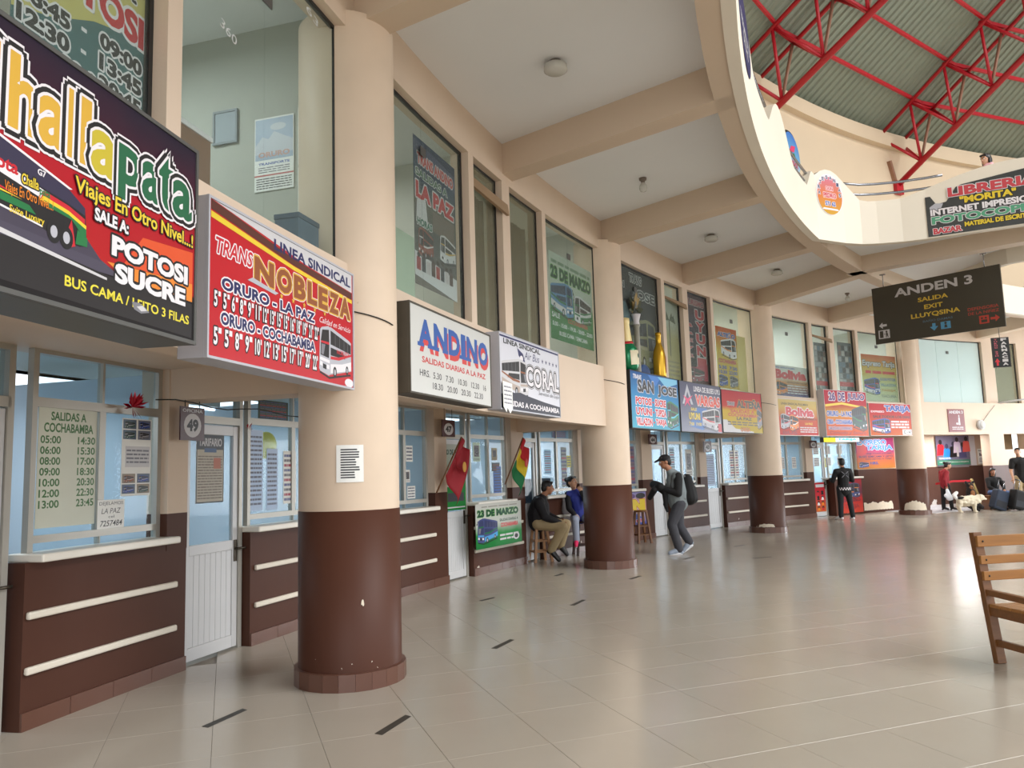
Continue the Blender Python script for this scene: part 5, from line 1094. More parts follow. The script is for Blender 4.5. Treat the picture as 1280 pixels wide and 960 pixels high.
# ================================================================== HANGING SIGNS
A_ = Vector((7.34, 15.46, 3.88)); B_ = Vector((8.86, 13.72, 3.88)); W2 = (B_ - A_).length; mid = (A_ + B_) / 2
t = thing('hanging_sign', 'large dark hanging ANDEN 3 sign with yellow exit words and arrows', 'sign', frame_at(mid, math.degrees(math.atan2(B_.y - A_.y, B_.x - A_.x))))
OLIVE = mat('dark_olive_panel', (62, 57, 46), .35, var=.03); h = W2 / 2
MB().box(-h, h, 0, .045, 0, 1.14, OLIVE).build('panel', t, bevel=.003)
for x in (-h * .80, h * .78):
    q = MB().tube([(x, .022, 1.14), (x, .022, 1.40)], .008, STEEL, 8); q.box(x - .05, x + .05, .0, .045, 1.38, 1.40, STEEL); q.build('rod', t)
a = Art(W2, 1.14); BLUS = ink(90, 160, 196); REDO = ink(196, 70, 54); WS = ink(206, 206, 200)
a.T('ANDEN 3', .19, .80, .77, .92, WS, .03); a.T('SALIDA', .375, .61, .615, .69, ink(222, 192, 60), .025); a.T('EXIT', .42, .565, .48, .555, ink(222, 192, 60), .025); a.T('LLUYQSINA', .31, .69, .335, .425, ink(222, 192, 60), .025); a.T('BAÑO DAMAS', .40, .63, .255, .30, ink(92, 120, 132), .01)
a.G([(.47, .22), (.495, .22), (.495, .165), (.515, .165), (.4825, .095), (.45, .165), (.47, .165)], BLUS); a.R(.535, .61, .10, .22, BLUS); a.E(.5725, .195, .01, .02, OLIVE); a.G([(.56, .12), (.585, .12), (.58, .17), (.565, .17)], OLIVE)
def arrow(u0, u1, v, s, m, left):
    L_ = (u0, u1) if left else (u1, u0); d_ = 1 if left else -1
    a.G([(L_[0], v), (L_[0] + d_ * .03, v + s), (L_[0] + d_ * .03, v + s * .35), (L_[1], v + s * .35), (L_[1], v - s * .35), (L_[0] + d_ * .03, v - s * .35), (L_[0] + d_ * .03, v - s)], m)
arrow(.04, .105, .315, .055, WS, True); a.R(.03, .125, .085, .235, WS); a.R(.04, .07, .10, .22, OLIVE); a.E(.098, .20, .008, .02, OLIVE); a.G([(.09, .10), (.096, .10), (.10, .14), (.106, .10), (.112, .10), (.106, .18), (.092, .18)], OLIVE); a.R(.075, .088, .155, .165, OLIVE)
a.T('DEFENSORIA', .745, .965, .325, .375, REDO, .005); a.T('DE LA NIÑEZ', .745, .965, .255, .31, REDO, .005); a.R(.82, .89, .09, .22, REDO); a.E(.84, .18, .008, .016, OLIVE); a.E(.868, .18, .008, .016, OLIVE); a.R(.833, .876, .11, .155, OLIVE); arrow(.90, .965, .155, .055, REDO, False); fin(t, a)
px = Vector((10.75, 16.9, 3.83)); t = thing('hanging_sign', 'small black hanging sign with white upright letters behind the big platform sign', 'sign', frame_at(px, -16)); MB().box(-.17, .17, 0, .04, -.32, .34, BLACKM).build('panel', t); MB().tube([(0, .02, .34), (0, .02, 1.8)], .006, STEEL, 6).build('rod', t)
a = Art(.34, .66); a.y = -.001
for i, c in enumerate('FARMACIA'): a.text(c, -.0 + .01, .12, .26 - .077 * i, .32 - .077 * i, WS, .05)
for i, c in enumerate('TURNO 24H'): a.text(c, -.12, -.06, .28 - .045 * i, .31 - .045 * i, ink(206, 90, 100), .02) if c != ' ' else None
a.poly([(-.09, -.12), (-.14, -.2), (-.11, -.2), (-.11, -.28), (-.07, -.28), (-.07, -.2), (-.04, -.2)], RED); a.build('artwork', t)
# ================================================================== STICKERS ON THE PARAPET
def onring(k, r, z): return fr(k, r, z)
t = thing('oval_sticker', 'narrow-looking dark blue oval sticker on the parapet near the top of the frame', 'sticker', fr(.78, 24.872, 6.06)); o = MB(); o.y = 0; o.ell(0, 0, .62, .42, NAVY, 40); o.build('disc', t); a = Art(1, 1); a.y = -.001; a.text('TERMINAL', -.45, .45, -.06, .06, PALE, .02); a.text('ORURO', -.28, .28, -.22, -.10, PALE, .02); a.build('lettering', t)
sd = (near[1] - near[0]).normalized(); sc_ = (near[0] + near[1]) / 2
M = frame_at((sc_.x, sc_.y, 6.06), math.degrees(math.atan2(sd.y, sd.x))) @ Matrix.Translation((0.0, -.006, 0))
t = thing('round_sticker', 'round yellow and orange craft-shop sticker on the parapet hump', 'sticker', M); o = MB(); o.ell(0, 0, .31, .36, WHT, 40); o.build('disc', t); a = Art(1, 1); a.y = -.002; a.ell(0, -.02, .29, .33, ramp_mat('sun_print', [(0, (230, 180, 40)), (.5, (240, 130, 60)), (1, (226, 120, 160))]), 36)
for i, c in enumerate('ARTESANIAS'):
    q = PI * (1.05 - 1.1 * i / 9); cx_ = .245 * math.cos(q); cz_ = .05 + .25 * math.sin(q); a.text(c, cx_ - .028, cx_ + .028, cz_ - .03, cz_ + .035, NAVY, .04, (WHT, .03))
a.text('DON', -.08, .08, .07, .14, RED, .04, (WHT, .03)); a.text('PEDRO', -.15, .15, -.06, .03, RED, .05, (WHT, .03)); a.text('571 62', -.12, .12, -.2, -.12, BLU, .05, (WHT, .03)); a.poly([(-.2, -.27), (.2, -.27), (.16, -.24), (-.16, -.24)], WHT); a.build('artwork', t)
t = thing('light_box', 'oval blue light box standing behind the parapet dip', 'sign', fr(2.66, 25.3, 6.95)); MB().lathe([(0, 0), (.40, 0), (.42, .02), (.42, .10), (0, .12)], BLACKM, 32).build('housing', t); ch = t.children[0]; ch.matrix_local = Matrix.Rotation(-PI / 2, 4, 'X') @ Matrix.Scale(1.25, 4, (1, 0, 0)); o = MB(); o.y = -.005; o.ell(0, 0, .48, .38, ramp_mat('sky_light_print', [(0, (230, 240, 246)), (.4, (120, 190, 230)), (1, (60, 120, 210))]), 36); o.build('face', t); a = Art(1, 1); a.y = -.008; a.text('HELADOS', -.3, .3, -.2, -.1, RED, .03); a.poly([(-.2, .0), (.1, .06), (.2, .2), (-.05, .14)], PINK); a.ell(.1, .0, .06, .05, GRN); a.build('artwork', t)
MB().tube([(0, .06, -.44), (0, .06, -.85)], .02, BLACKM, 8).build('stand', t)
# bookshop banner bent along the parapet
s_start = min(range(len(nb)), key=lambda i: (nb[i] - near[5]).length); s_start = sn[s_start] - .02
def along(s):
    for i in range(len(nb) - 1):
        if sn[i + 1] >= s: break
    f = (s - sn[i]) / (sn[i + 1] - sn[i]); p = nb[i].lerp(nb[i + 1], f); d = (nb[i + 1] - nb[i]).normalized(); return p, Vector((d.y, -d.x, 0))
BL = 1.85; t = thing('parapet_banner', 'long dark bookshop banner with coloured words hung on the bridge parapet', 'banner', Matrix.Translation(near[5]))
def bend(mb, name):
    out = []
    for x, y, z in mb.v: p, n_ = along(s_start + x); q = p + n_ * (.012 - y) - near[5]; out.append((q.x, q.y, z))
    mb.v = out; return mb.build(name, t)
mb = MB(); n = 24; vs = []
def btop(x): return 5.96 if x < .12 else (5.82 if x < .30 else (6.08 + .1 * (x - .5) if x > .48 else 5.82 + (x - .30) / .18 * .26))
for i in range(n + 1): x = BL * i / n; vs += [(x, 0, 5.27), (x, 0, btop(x))]
mb.add(vs, [(2 * i, 2 * i + 2, 2 * i + 3, 2 * i + 1) for i in range(n)], mat('charcoal_vinyl', (58, 60, 60), .35, var=.35, scale=5)); bend(mb, 'vinyl')
a = MB(); a.y = -.002; ZB0 = 5.27
for tx, x0, x1, z0, z1, m_, o_ in (('LIBRERIA', .34, 1.62, .63, .79, ink(206, 70, 78), WHT), ('"MORITA"', .50, 1.30, .49, .61, YEL, BLK), ('INTERNET IMPRESIONES', .06, 1.72, .35, .46, WHT, BLK), ('FOTOCOPIAS', .07, 1.70, .20, .33, ink(90, 170, 130), WHT), ('BAZAR', .08, .50, .03, .13, ink(206, 70, 78), WHT), ('MATERIAL DE ESCRITORIO', .54, 1.62, .09, .17, YEL, BLK)):
    a.text(tx, x0, x1, ZB0 + z0, ZB0 + z1, m_, .05, (o_, .03))
bend(a, 'lettering')
a = MB(); a.y = -.0005; a.poly([(.02, 5.75), (.14, 5.83), (.26, 5.81), (.2, 5.68)], SIL); bend(a, 'creases')
# ================================================================== CEILING BULBS
def bulb(label, k, flat):
    t = thing('ceiling_bulb', label, 'lamp', fr(k, 26.66, ZC))
    if flat:
        MB().lathe([(0, 0), (.06, 0), (.07, -.02), (.06, -.035)], mat('bulb_base', (120, 108, 98), .5), 20).build('holder', t); MB().lathe([(.06, -.035), (.115, -.045), (.12, -.10), (.10, -.115), (0, -.12)], mat('lamp_glass', (200, 200, 194), .25), 24).build('shade', t)
    else:
        MB().lathe([(0, 0), (.055, 0), (.05, -.03), (.03, -.04), (.026, -.07)], mat('bulb_base', (120, 108, 98), .5), 18).build('holder', t); MB().lathe([(.026, -.07), (.05, -.11), (.058, -.15), (.045, -.19), (0, -.205)], mat('lamp_glass', (200, 200, 194), .25), 18).build('globe', t)
bulb('flat round ceiling lamp between the first two beams', .48, True); bulb('hanging bulb on the ceiling above the white coach sign', 1.53, False); bulb('small bulb holder on the ceiling before the third beam', 2.5, True); bulb('small bulb holder on the ceiling above the third column', 3.49, True); bulb('hanging bulb on the ceiling near the big hanging sign', 4.56, False); bulb('ceiling bulb farthest along the gallery, behind the hanging sign', 5.55, False)
# ================================================================== BENCH, BARRIER, CASES
B0 = Vector((3.60, 6.13, 0)); t = thing('slatted_bench', 'varnished wooden slatted bench cut by the right edge of the frame', 'bench', frame_at(B0, 10)); LNG = 1.7
def bb(name, a_, b_, w, h_, m=WOOD): MB().obox(a_, b_, w, h_, m).build(name, t, bevel=.004)
for x in (.03, LNG - .03):
    bb('back_post', (x, -.03, 0), (x - .0, .10, .97), .05, .075, WOODD); bb('front_leg', (x, -.52, 0), (x, -.52, .40), .05, .06, WOODD); bb('arm_rail', (x, .02, .52), (x, -.56, .50), .05, .045, WOODD); bb('front_upright', (x, -.52, .40), (x, -.52, .50), .045, .05, WOODD); bb('seat_rail', (x, .0, .385), (x, -.54, .375), .045, .075, WOODD); bb('stretcher', (x, -.02, .15), (x, -.52, .15), .035, .05, WOODD)
for z, hh in ((.905, .085), (.765, .065), (.645, .07)): y = -.03 + .13 * z / .97 - .045; bb('back_slat', (-.01, y, z), (LNG, y, z), .025, hh)
for z in (.905, .765, .645): y = -.03 + .13 * z / .97 - .06; MB().sphere((.035, y, z), (.008, .004, .008), BLACKM, 8, 5).build('screw', t)
for i in range(5): y = -.06 - .105 * i; bb('seat_slat', (.0, y, .425), (LNG, y, .425), .095, .025)
t = thing('barrier_post', 'leaning wooden post holding the red barrier tape', 'post', Matrix.Translation((13.95, 24.0, 0))); MB().obox((.30, 0, 0), (0, 0, .92), .07, .06, mat('pale_post', (196, 170, 110), .6)).build('post', t); MB().lathe([(0, 0), (.16, 0), (.15, .04), (0, .05)], BLACKM, 16, c=(.30, 0, 0)).build('foot', t)
o = MB().add([(0, 0, 0), (0, 0, .06), (-.45, .1, .0), (-.45, .1, .06), (-.95, .22, -.07), (-.95, .22, -.01)], [(0, 2, 3, 1), (2, 4, 5, 3)], mat('red_tape', (206, 26, 44), .5)).build('barrier_tape'); o.matrix_world = Matrix.Translation((13.90, 23.97, .84)); tag(o, 'red barrier tape stretched from the post to the far column', 'tape'); so = o.modifiers.new('t', 'SOLIDIFY'); so.thickness = .004
# ================================================================== PEOPLE AND DOGS
SKIN = mat('skin', (172, 118, 88), .5, var=.06); SKIN2 = mat('skin_light', (196, 148, 118), .5, var=.06)
HAIR = mat('black_hair', (24, 20, 20), .45, var=.2, scale=30); EYEW = mat('eye_white', (226, 222, 216), .3); EYEB = mat('eye_dark', (30, 22, 20), .3); LIP = mat('lip', (140, 78, 70), .5)
DGRAPH = None
def blob_mesh(name, prims, m, voxel, parent=None, smooth=4, M=None):
    """union of tapered limbs and ellipsoids grown into one continuous surface"""
    bm_ = MB()
    for p in prims:
        if p[0] == 'c':                                   # limb: a, b, radius at a, radius at b
            a = Vector(p[1]); b = Vector(p[2]); r0, r1 = p[3], p[4]; d = b - a
            if d.length < 1e-5: continue
            d = d.normalized(); up = Vector((0, 0, 1)) if abs(d.z) < .9 else Vector((1, 0, 0)); x = d.cross(up).normalized(); y = x.cross(d); fx = p[5] if len(p) > 5 else 1.0
            seg, h = 12, 4; vs = []; fs = []; ring = [(a, r0, -PI / 2 + PI / 2 * i / h) for i in range(h + 1)] + [(b, r1, PI / 2 * i / h) for i in range(h + 1)]
            for c, r, t in ring:
                for j in range(seg):
                    q = 2 * PI * j / seg; rr = max(r * math.cos(t), 1e-4); vs.append(c + d * (r * math.sin(t)) + x * (rr * math.cos(q) * fx) + y * (rr * math.sin(q)))
            nr_ = len(ring)
            for i in range(nr_ - 1):
                for j in range(seg): q = (j + 1) % seg; fs.append((i * seg + j, i * seg + q, (i + 1) * seg + q, (i + 1) * seg + j))
            fs.append(tuple(range(seg))[::-1]); fs.append(tuple((nr_ - 1) * seg + j for j in range(seg)))
            bm_.add(vs, fs, m)
        else:                                             # ellipsoid: centre, radii, rotation
            bm_.sphere(p[1], p[2], m, 16, 10, p[3] if len(p) > 3 else None)
    o = bm_.build('tmp_blob'); r = o.modifiers.new('r', 'REMESH'); r.mode = 'VOXEL'; r.voxel_size = voxel
    if smooth: s = o.modifiers.new('s', 'SMOOTH'); s.factor = .5; s.iterations = smooth
    dg = bpy.context.evaluated_depsgraph_get(); dg.update(); me = D.meshes.new_from_object(o.evaluated_get(dg)); D.objects.remove(o)
    me.name = name; me.materials.clear(); me.materials.append(m); me.polygons.foreach_set('use_smooth', [True] * len(me.polygons))
    ob_ = D.objects.new(name, me); COL.objects.link(ob_)
    if parent is not None: ob_.parent = parent
    if M is not None: ob_.matrix_local = M
    return ob_
def V(*a): return Vector(a)
def hand(prims, wrist, tip_dir, palm_n, s=1.0, curl=.5):
    """palm, five unequal bent fingers and a thumb leaving the side of the palm"""
    d = Vector(tip_dir).normalized(); n = Vector(palm_n); n = (n - d * n.dot(d)).normalized(); sd = d.cross(n)
    w = Vector(wrist); pc = w + d * .05 * s
    prims.append(('c', w, pc, .026 * s, .032 * s)); prims.append(('c', pc - sd * .018 * s, pc + sd * .018 * s + d * .03 * s, .022 * s, .024 * s))
    for i, (off, ln) in enumerate(((-.030, .062), (-.010, .076), (.010, .072), (.028, .056))):
        b = w + d * .085 * s + sd * off * s; k_ = b + (d * math.cos(curl * .6) + n * math.sin(curl * .6)) * ln * .5 * s; e = k_ + (d * math.cos(curl * 1.8) + n * math.sin(curl * 1.8)) * ln * .55 * s
        prims.append(('c', w + d * .055 * s + sd * off * .8 * s, b, .012 * s, .010 * s)); prims.append(('c', b, k_, .010 * s, .009 * s)); prims.append(('c', k_, e, .009 * s, .0078 * s))
    b = w + d * .03 * s - sd * .03 * s; k_ = b + (d * .6 - sd * .6 + n * .35).normalized() * .04 * s; prims.append(('c', b, k_, .013 * s, .011 * s)); prims.append(('c', k_, k_ + (d * .8 - sd * .1 + n * .4).normalized() * .032 * s, .011 * s, .009 * s))
def head_prims(c, f, up, s=1.0):
    f = Vector(f).normalized(); up = Vector(up); up = (up - f * up.dot(f)).normalized(); sd = f.cross(up); R = Matrix((sd, f, up)).transposed()
    P = lambda x, y, z: Vector(c) + R @ Vector((x * s, y * s, z * s)); pr = []
    pr.append(('e', P(0, -.008, .02), (.074 * s, .094 * s, .092 * s), R)); pr.append(('e', P(0, .022, -.03), (.058 * s, .068 * s, .085 * s), R)); pr.append(('e', P(0, .05, -.085), (.03 * s, .03 * s, .025 * s), R))
    pr.append(('c', P(0, .085, .02), P(0, .108, -.022), .010 * s, .015 * s)); pr.append(('e', P(0, .088, -.052), (.024 * s, .012 * s, .011 * s), R))
    for x in (-1, 1): pr.append(('e', P(x * .076, -.01, -.005), (.010 * s, .022 * s, .032 * s), R)); pr.append(('c', P(x * .012, .083, .028), P(x * .045, .068, .03), .012 * s, .011 * s))
    return pr, P, R
def person(label, M, J, f, up=(0, 0, 1), hs=1.0, skin=SKIN, top=None, topkind='jacket', legm=None, shoem=None, sleeves=None, short=False, hair='short', cap=None, w=1.0, handn=None, curl=.5, belly=0.0, voxel=.0085, solem=None):
    """J holds one point per joint (metres, local); every garment is grown over the same skeleton"""
    t = thing('person', label, 'person', M); J = {k: Vector(v) for k, v in J.items()}
    hp, P, R = head_prims(J['head'], f, up, hs); pr = list(hp)
    pr.append(('c', J['neck'] + V(0, 0, -.02), J['head'] + V(0, 0, -.04), .052 * w, .05 * w))
    ch = (J['shL'] + J['shR']) / 2; hipc = (J['hipL'] + J['hipR']) / 2; waist = ch.lerp(hipc, .6)
    pr += [('c', J['shL'].lerp(ch, .35), J['shR'].lerp(ch, .35), .062 * w, .062 * w), ('c', ch + V(0, 0, -.06), waist, .115 * w, .10 * w, 1.1), ('c', waist, hipc, .10 * w, .115 * w, 1.1)]
    tp = []; lg = []; sl = []
    tp += [('c', J['shL'].lerp(ch, .15) + V(0, 0, -.015), J['shR'].lerp(ch, .15) + V(0, 0, -.012), .094 * w, .094 * w), ('c', ch + V(0, 0, -.09), waist, .155 * w, .148 * w + belly, 1.1), ('c', waist, hipc + V(0, 0, .02 if topkind != 'long' else -.06), .148 * w + belly, .158 * w, 1.06), ('c', J['neck'] + V(0, 0, -.035), ch, .074 * w, .112 * w)]
    for s in 'LR':
        sh, el, ha, hi, kn, an, to = (J[k + s] for k in ('sh', 'el', 'ha', 'hip', 'kn', 'an', 'to'))
        wr = el.lerp(ha, .80) if (ha - el).length > .2 else ha
        pr += [('c', sh, el, .045 * w, .037 * w), ('c', el, wr, .037 * w, .025 * w), ('c', hi, kn, .075 * w, .05 * w), ('c', kn, an, .05 * w, .034 * w), ('c', an, to, .034 * w, .028 * w)]
        hand(pr, wr, ha - el, (handn or {}).get(s, (0, 0, -1)), hs, curl)
        (sl if sleeves else tp).append(('c', sh, sh.lerp(el, .62) if short else el, .074 * w, (.068 if short else .062) * w))
        if not short: (sl if sleeves else tp).append(('c', el, wr, .062 * w, .048 * w))
        lg += [('c', hi, kn, .106 * w, .078 * w), ('c', kn, an + (an - kn) * -.04, .078 * w, .066 * w)]
        d = (to - an); fl = Vector((d.x, d.y, 0)); fl = fl.normalized() if fl.length > .03 else Vector(f)
        sp = [('c', an + V(0, 0, .01), an.lerp(to, .5), .046 * w, .045 * w), ('c', an.lerp(to, .3), to, .044 * w, .036 * w), ('c', an - fl * .035 + V(0, 0, -.045) * (1 if abs(d.z) < .12 else .3), an, .036 * w, .04 * w)]
        sh_o = blob_mesh('shoe', sp, shoem or BLK, .009, t)
        if solem:
            q = [('c', an - fl * .03 + V(0, 0, -.062), to + V(0, 0, -.018), .03 * w, .026 * w)]; blob_mesh('sole', q, solem, .008, sh_o)
    lg.append(('c', J['hipL'], J['hipR'], .105 * w, .105 * w)); lg.append(('c', hipc, hipc + V(0, 0, .07), .12 * w, .12 * w, 1.05))
    blob_mesh('body', pr, skin, voxel, t, 3)
    blob_mesh(topkind if topkind != 'long' else 'jacket', tp, top, .011, t, 4)
    if sleeves: blob_mesh('sleeves', sl, sleeves, .011, t, 4)
    blob_mesh('trousers', lg, legm, .011, t, 4)
    for x in (-1, 1):
        MB().sphere(P(x * .03, .083, .012), .0115 * hs, EYEW, 8, 6).build('eye', t); MB().sphere(P(x * .03, .0925, .012), .006 * hs, EYEB, 8, 6).build('pupil', t)
        MB().obox(P(x * .016, .093, .034), P(x * .046, .082, .036), .008, .007, HAIR).build('brow', t)
    MB().sphere(P(0, .098, -.052), (.02 * hs, .006 * hs, .005 * hs), LIP, 8, 6, R).build('mouth', t)
    if hair:
        hr = [('e', P(0, -.022, .036), (.083 * hs, .098 * hs, .090 * hs), R), ('e', P(0, -.06, -.01), (.074 * hs, .06 * hs, .075 * hs), R), ('c', P(-.05, .055, .088), P(.05, .055, .088), .024 * hs, .024 * hs)]
        if hair == 'long': hr += [('c', P(0, -.07, 0), P(0, -.095, -.22), .065 * hs, .05 * hs, 1.3), ('c', P(.07, -.02, .02), P(.075, -.03, -.18), .03 * hs, .03 * hs), ('c', P(-.07, -.02, .02), P(-.075, -.03, -.18), .03 * hs, .03 * hs)]
        if hair == 'bun': hr += [('e', P(0, -.11, .07), (.05 * hs, .05 * hs, .05 * hs), R)]
        if hair == 'bob': hr += [('c', P(.07, -.01, .0), P(.072, .0, -.09), .026 * hs, .022 * hs), ('c', P(-.07, -.01, .0), P(-.072, .0, -.09), .026 * hs, .022 * hs), ('c', P(0, -.08, 0), P(0, -.075, -.12), .055 * hs, .045 * hs, 1.3)]
        blob_mesh('hair', hr, HAIR, .009, t, 2)
    if cap:
        cp = blob_mesh('cap', [('e', P(0, -.012, .062), (.090 * hs, .105 * hs, .072 * hs), R), ('c', P(-.045, .085, .062), P(.045, .085, .062), .020 * hs, .020 * hs), ('c', P(-.04, .125, .052), P(.04, .125, .052), .018 * hs, .018 * hs), ('c', P(-.03, .16, .044), P(.03, .16, .044), .016 * hs, .016 * hs), ('c', P(0, .07, .062), P(0, .165, .044), .016 * hs, .016 * hs)], cap, .007, t, 1)
    return t, P, R
BLACKC = mat('black_cloth', (15, 14, 16), .8, var=.15, scale=20); NAVYC = mat('dark_navy_cloth', (18, 16, 22), .75, var=.15, scale=20); KHAKI = mat('khaki_cloth', (168, 148, 112), .8, var=.08, scale=12); GREYJ = mat('grey_fleece', (128, 136, 138), .85, var=.08, scale=20); DJEAN = mat('dark_grey_jeans', (62, 62, 68), .8, var=.12, scale=14)
BLUEJ = mat('royal_blue_cloth', (40, 52, 140), .7, var=.12, scale=14); GLEG = mat('grey_blue_legging', (152, 160, 178), .8, var=.06); PINKS = mat('pink_shoe', (226, 50, 100), .5); BSHOE = mat('black_leather', (28, 26, 26), .35); WSHOE = mat('white_shoe', (222, 222, 226), .5); REDC = mat('dark_red_cloth', (140, 24, 36), .75, var=.12, scale=14); TSH = mat('black_tshirt', (24, 23, 23), .85, var=.1, scale=14); BJEAN = mat('blue_jeans', (70, 96, 140), .8, var=.12, scale=14)
# seated man, turned to the right, hands between his knees
person('man in a black jacket and khaki trousers seated on the pale stool', Matrix.Translation((.40, 13.75, 0)),
       dict(head=(.17, 0, 1.27), neck=(.07, .0, 1.13), shL=(.03, .19, 1.04), shR=(.0, -.19, 1.03), elL=(.16, .24, .78), elR=(.10, -.25, .77), haL=(.42, .10, .66), haR=(.40, -.10, .64), hipL=(-.02, .09, .66), hipR=(-.02, -.10, .66), knL=(.48, .13, .62), knR=(.40, -.16, .59), anL=(.36, .16, .24), anR=(.18, -.20, .20), toL=(.47, .12, .10), toR=(.31, -.22, .045)),
       (1, .12, -.12), top=NAVYC, legm=KHAKI, shoem=BSHOE, hs=1.02, w=1.12, belly=.03, handn={'L': (0, -1, -.3), 'R': (0, 1, -.3)})
# girl on a stool behind the column
person('seated girl in a blue jacket and pink shoes with her hand on her chin', Matrix.Translation((1.20, 14.65, 0)),
       dict(head=(-.14, -.04, 1.33), neck=(-.09, .0, 1.20), shL=(.06, .0, 1.10), shR=(-.22, -.02, 1.11), elL=(.10, -.20, .98), elR=(-.22, -.14, .86), haL=(.0, -.16, 1.19), haR=(-.10, -.24, .72), hipL=(.08, .02, .68), hipR=(-.10, .02, .68), knL=(.11, -.36, .66), knR=(-.13, -.36, .66), anL=(.11, -.33, .28), anR=(-.12, -.33, .28), toL=(.12, -.46, .21), toR=(-.14, -.46, .21)),
       (.75, -.65, .15), skin=SKIN2, top=BLUEJ, sleeves=NAVYC, legm=GLEG, shoem=PINKS, solem=WSHOE, hs=1.0, w=.92, hair='bun', handn={'R': (0, .3, -1), 'L': (0, 1, 0)}, curl=.9)
# walking man with cap and backpack
MW = Matrix.Translation((2.90, 14.25, 0))
person('man in a black cap, grey fleece and dark jeans walking to the left', MW,
       dict(head=(-.16, -.0, 1.655), neck=(-.06, 0, 1.50), shL=(.03, -.18, 1.38), shR=(.0, .19, 1.38), elL=(.0, -.26, 1.09), elR=(-.10, .24, 1.08), haL=(-.27, -.14, 1.19), haR=(-.33, .08, 1.22), hipL=(.05, -.09, .90), hipR=(.05, .09, .90), knL=(-.11, -.10, .54), knR=(.06, .09, .50), anL=(.0, -.10, .085), anR=(.23, .09, .20), toL=(-.17, -.11, .035), toR=(.11, .09, .05)),
       (-1, -.05, -.22), top=GREYJ, topkind='fleece', sleeves=BLACKC, legm=DJEAN, shoem=mat('grey_trainer', (150, 160, 176), .5), solem=WSHOE, hs=1.03, w=1.14, belly=.03, cap=BLACKC, handn={'L': (0, .3, -1), 'R': (0, -.3, -1)})
bpk = thing('backpack', 'black backpack on the back of the walking man', 'backpack', MW)
blob_mesh('bag', [('c', (.22, 0, 1.32), (.25, 0, 1.0), .11, .14, 1.25), ('c', (.31, 0, 1.15), (.32, 0, .98), .08, .09, 1.2)], BLACKC, .012, bpk)
for y in (-.13, .13): MB().tube([(.16, y, 1.38), (.05, y * 1.1, 1.46), (-.07, y * 1.1, 1.40), (-.10, y * 1.15, 1.22), (-.02, y * 1.35, 1.08), (.15, y * 1.2, .98)], .02, mat('grey_strap', (112, 114, 116), .7), 8).build('strap', bpk)
jk = blob_mesh('folded_jacket', [('c', (-.30, -.16, 1.22), (-.36, .10, 1.25), .075, .08), ('c', (-.40, -.14, 1.16), (-.46, .02, 1.02), .06, .05), ('c', (-.22, -.15, 1.18), (-.20, -.12, .86), .06, .04), ('c', (-.22, -.12, .9), (-.18, -.1, .78), .035, .03)], BLACKC, .012); jk.matrix_world = MW; tag(jk, 'black jacket draped over the arms of the walking man', 'jacket')
# woman at the far counter, seen from behind
person('woman in a black patterned jacket standing at the far counter, seen from behind', Matrix.Translation((8.92, 21.35, 0)),
       dict(head=(.02, .05, 1.545), neck=(.02, .0, 1.40), shL=(-.17, .0, 1.31), shR=(.20, .0, 1.31), elL=(-.25, .06, 1.05), elR=(.28, .04, 1.05), haL=(-.22, .30, 1.10), haR=(.20, .30, 1.08), hipL=(-.08, .02, .85), hipR=(.11, .02, .85), knL=(-.10, .0, .47), knR=(.16, .02, .47), anL=(-.12, .0, .09), anR=(.20, .0, .08), toL=(-.20, .14, .035), toR=(.21, .17, .035)),
       (.05, 1, .02), top=BLACKC, topkind='long', legm=mat('black_trousers', (20, 22, 26), .8), shoem=WSHOE, w=.98, hair='short')
t = D.objects[[o.name for o in D.objects if o.name.startswith('person')][-1]]
o = MB(); 
for i in range(14):
    for j in range(2):
        if (i + j) % 2 == 0:
            q = PI + .15 + (PI - .3) * i / 14; r_ = (.175, .155); vs = [(.02 + r_[0] * math.cos(q + d_), -.0 + r_[1] * math.sin(q + d_), .80 + .035 * j + z_) for d_ in (0, .2) for z_ in (0, .035)]; o.add(vs, [(0, 2, 3, 1)], WHT)
o.build('hem_pattern', t); o = MB(); o.obox((-.08, -.152, 1.30), (.10, -.155, 1.14), .014, .012, GREY); o.obox((.10, -.152, 1.30), (-.08, -.155, 1.14), .014, .012, GREY); o.build('back_stitching', t)
# far right group
person('woman in a dark red jacket and black leggings behind the barrier tape', Matrix.Translation((13.12, 23.9, 0)),
       dict(head=(.09, -.02, 1.36), neck=(.0, .0, 1.24), shL=(-.03, -.15, 1.15), shR=(-.05, .15, 1.15), elL=(-.14, -.2, .92), elR=(-.05, .2, .92), haL=(-.10, -.18, .70), haR=(.05, .2, .72), hipL=(-.04, -.08, .76), hipR=(-.04, .08, .76), knL=(.04, -.08, .42), knR=(-.08, .08, .42), anL=(.06, -.09, .08), anR=(-.10, .08, .08), toL=(.22, -.1, .035), toR=(.04, .08, .035)),
       (1, -.15, -.15), skin=SKIN2, top=REDC, legm=BLACKC, shoem=BSHOE, hs=.92, w=.85, hair='bun')
bg_ = blob_mesh('carrier_bag', [('c', (0, 0, 0), (.04, 0, -.22), .05, .10, .6), ('c', (-.05, 0, -.16), (.1, 0, -.25), .06, .06, .7)], mat('white_plastic_bag', (226, 230, 236), .4), .012); bg_.matrix_world = Matrix.Translation((13.0, 23.66, .62)); tag(bg_, 'white carrier bag held by the woman in dark red', 'bag')
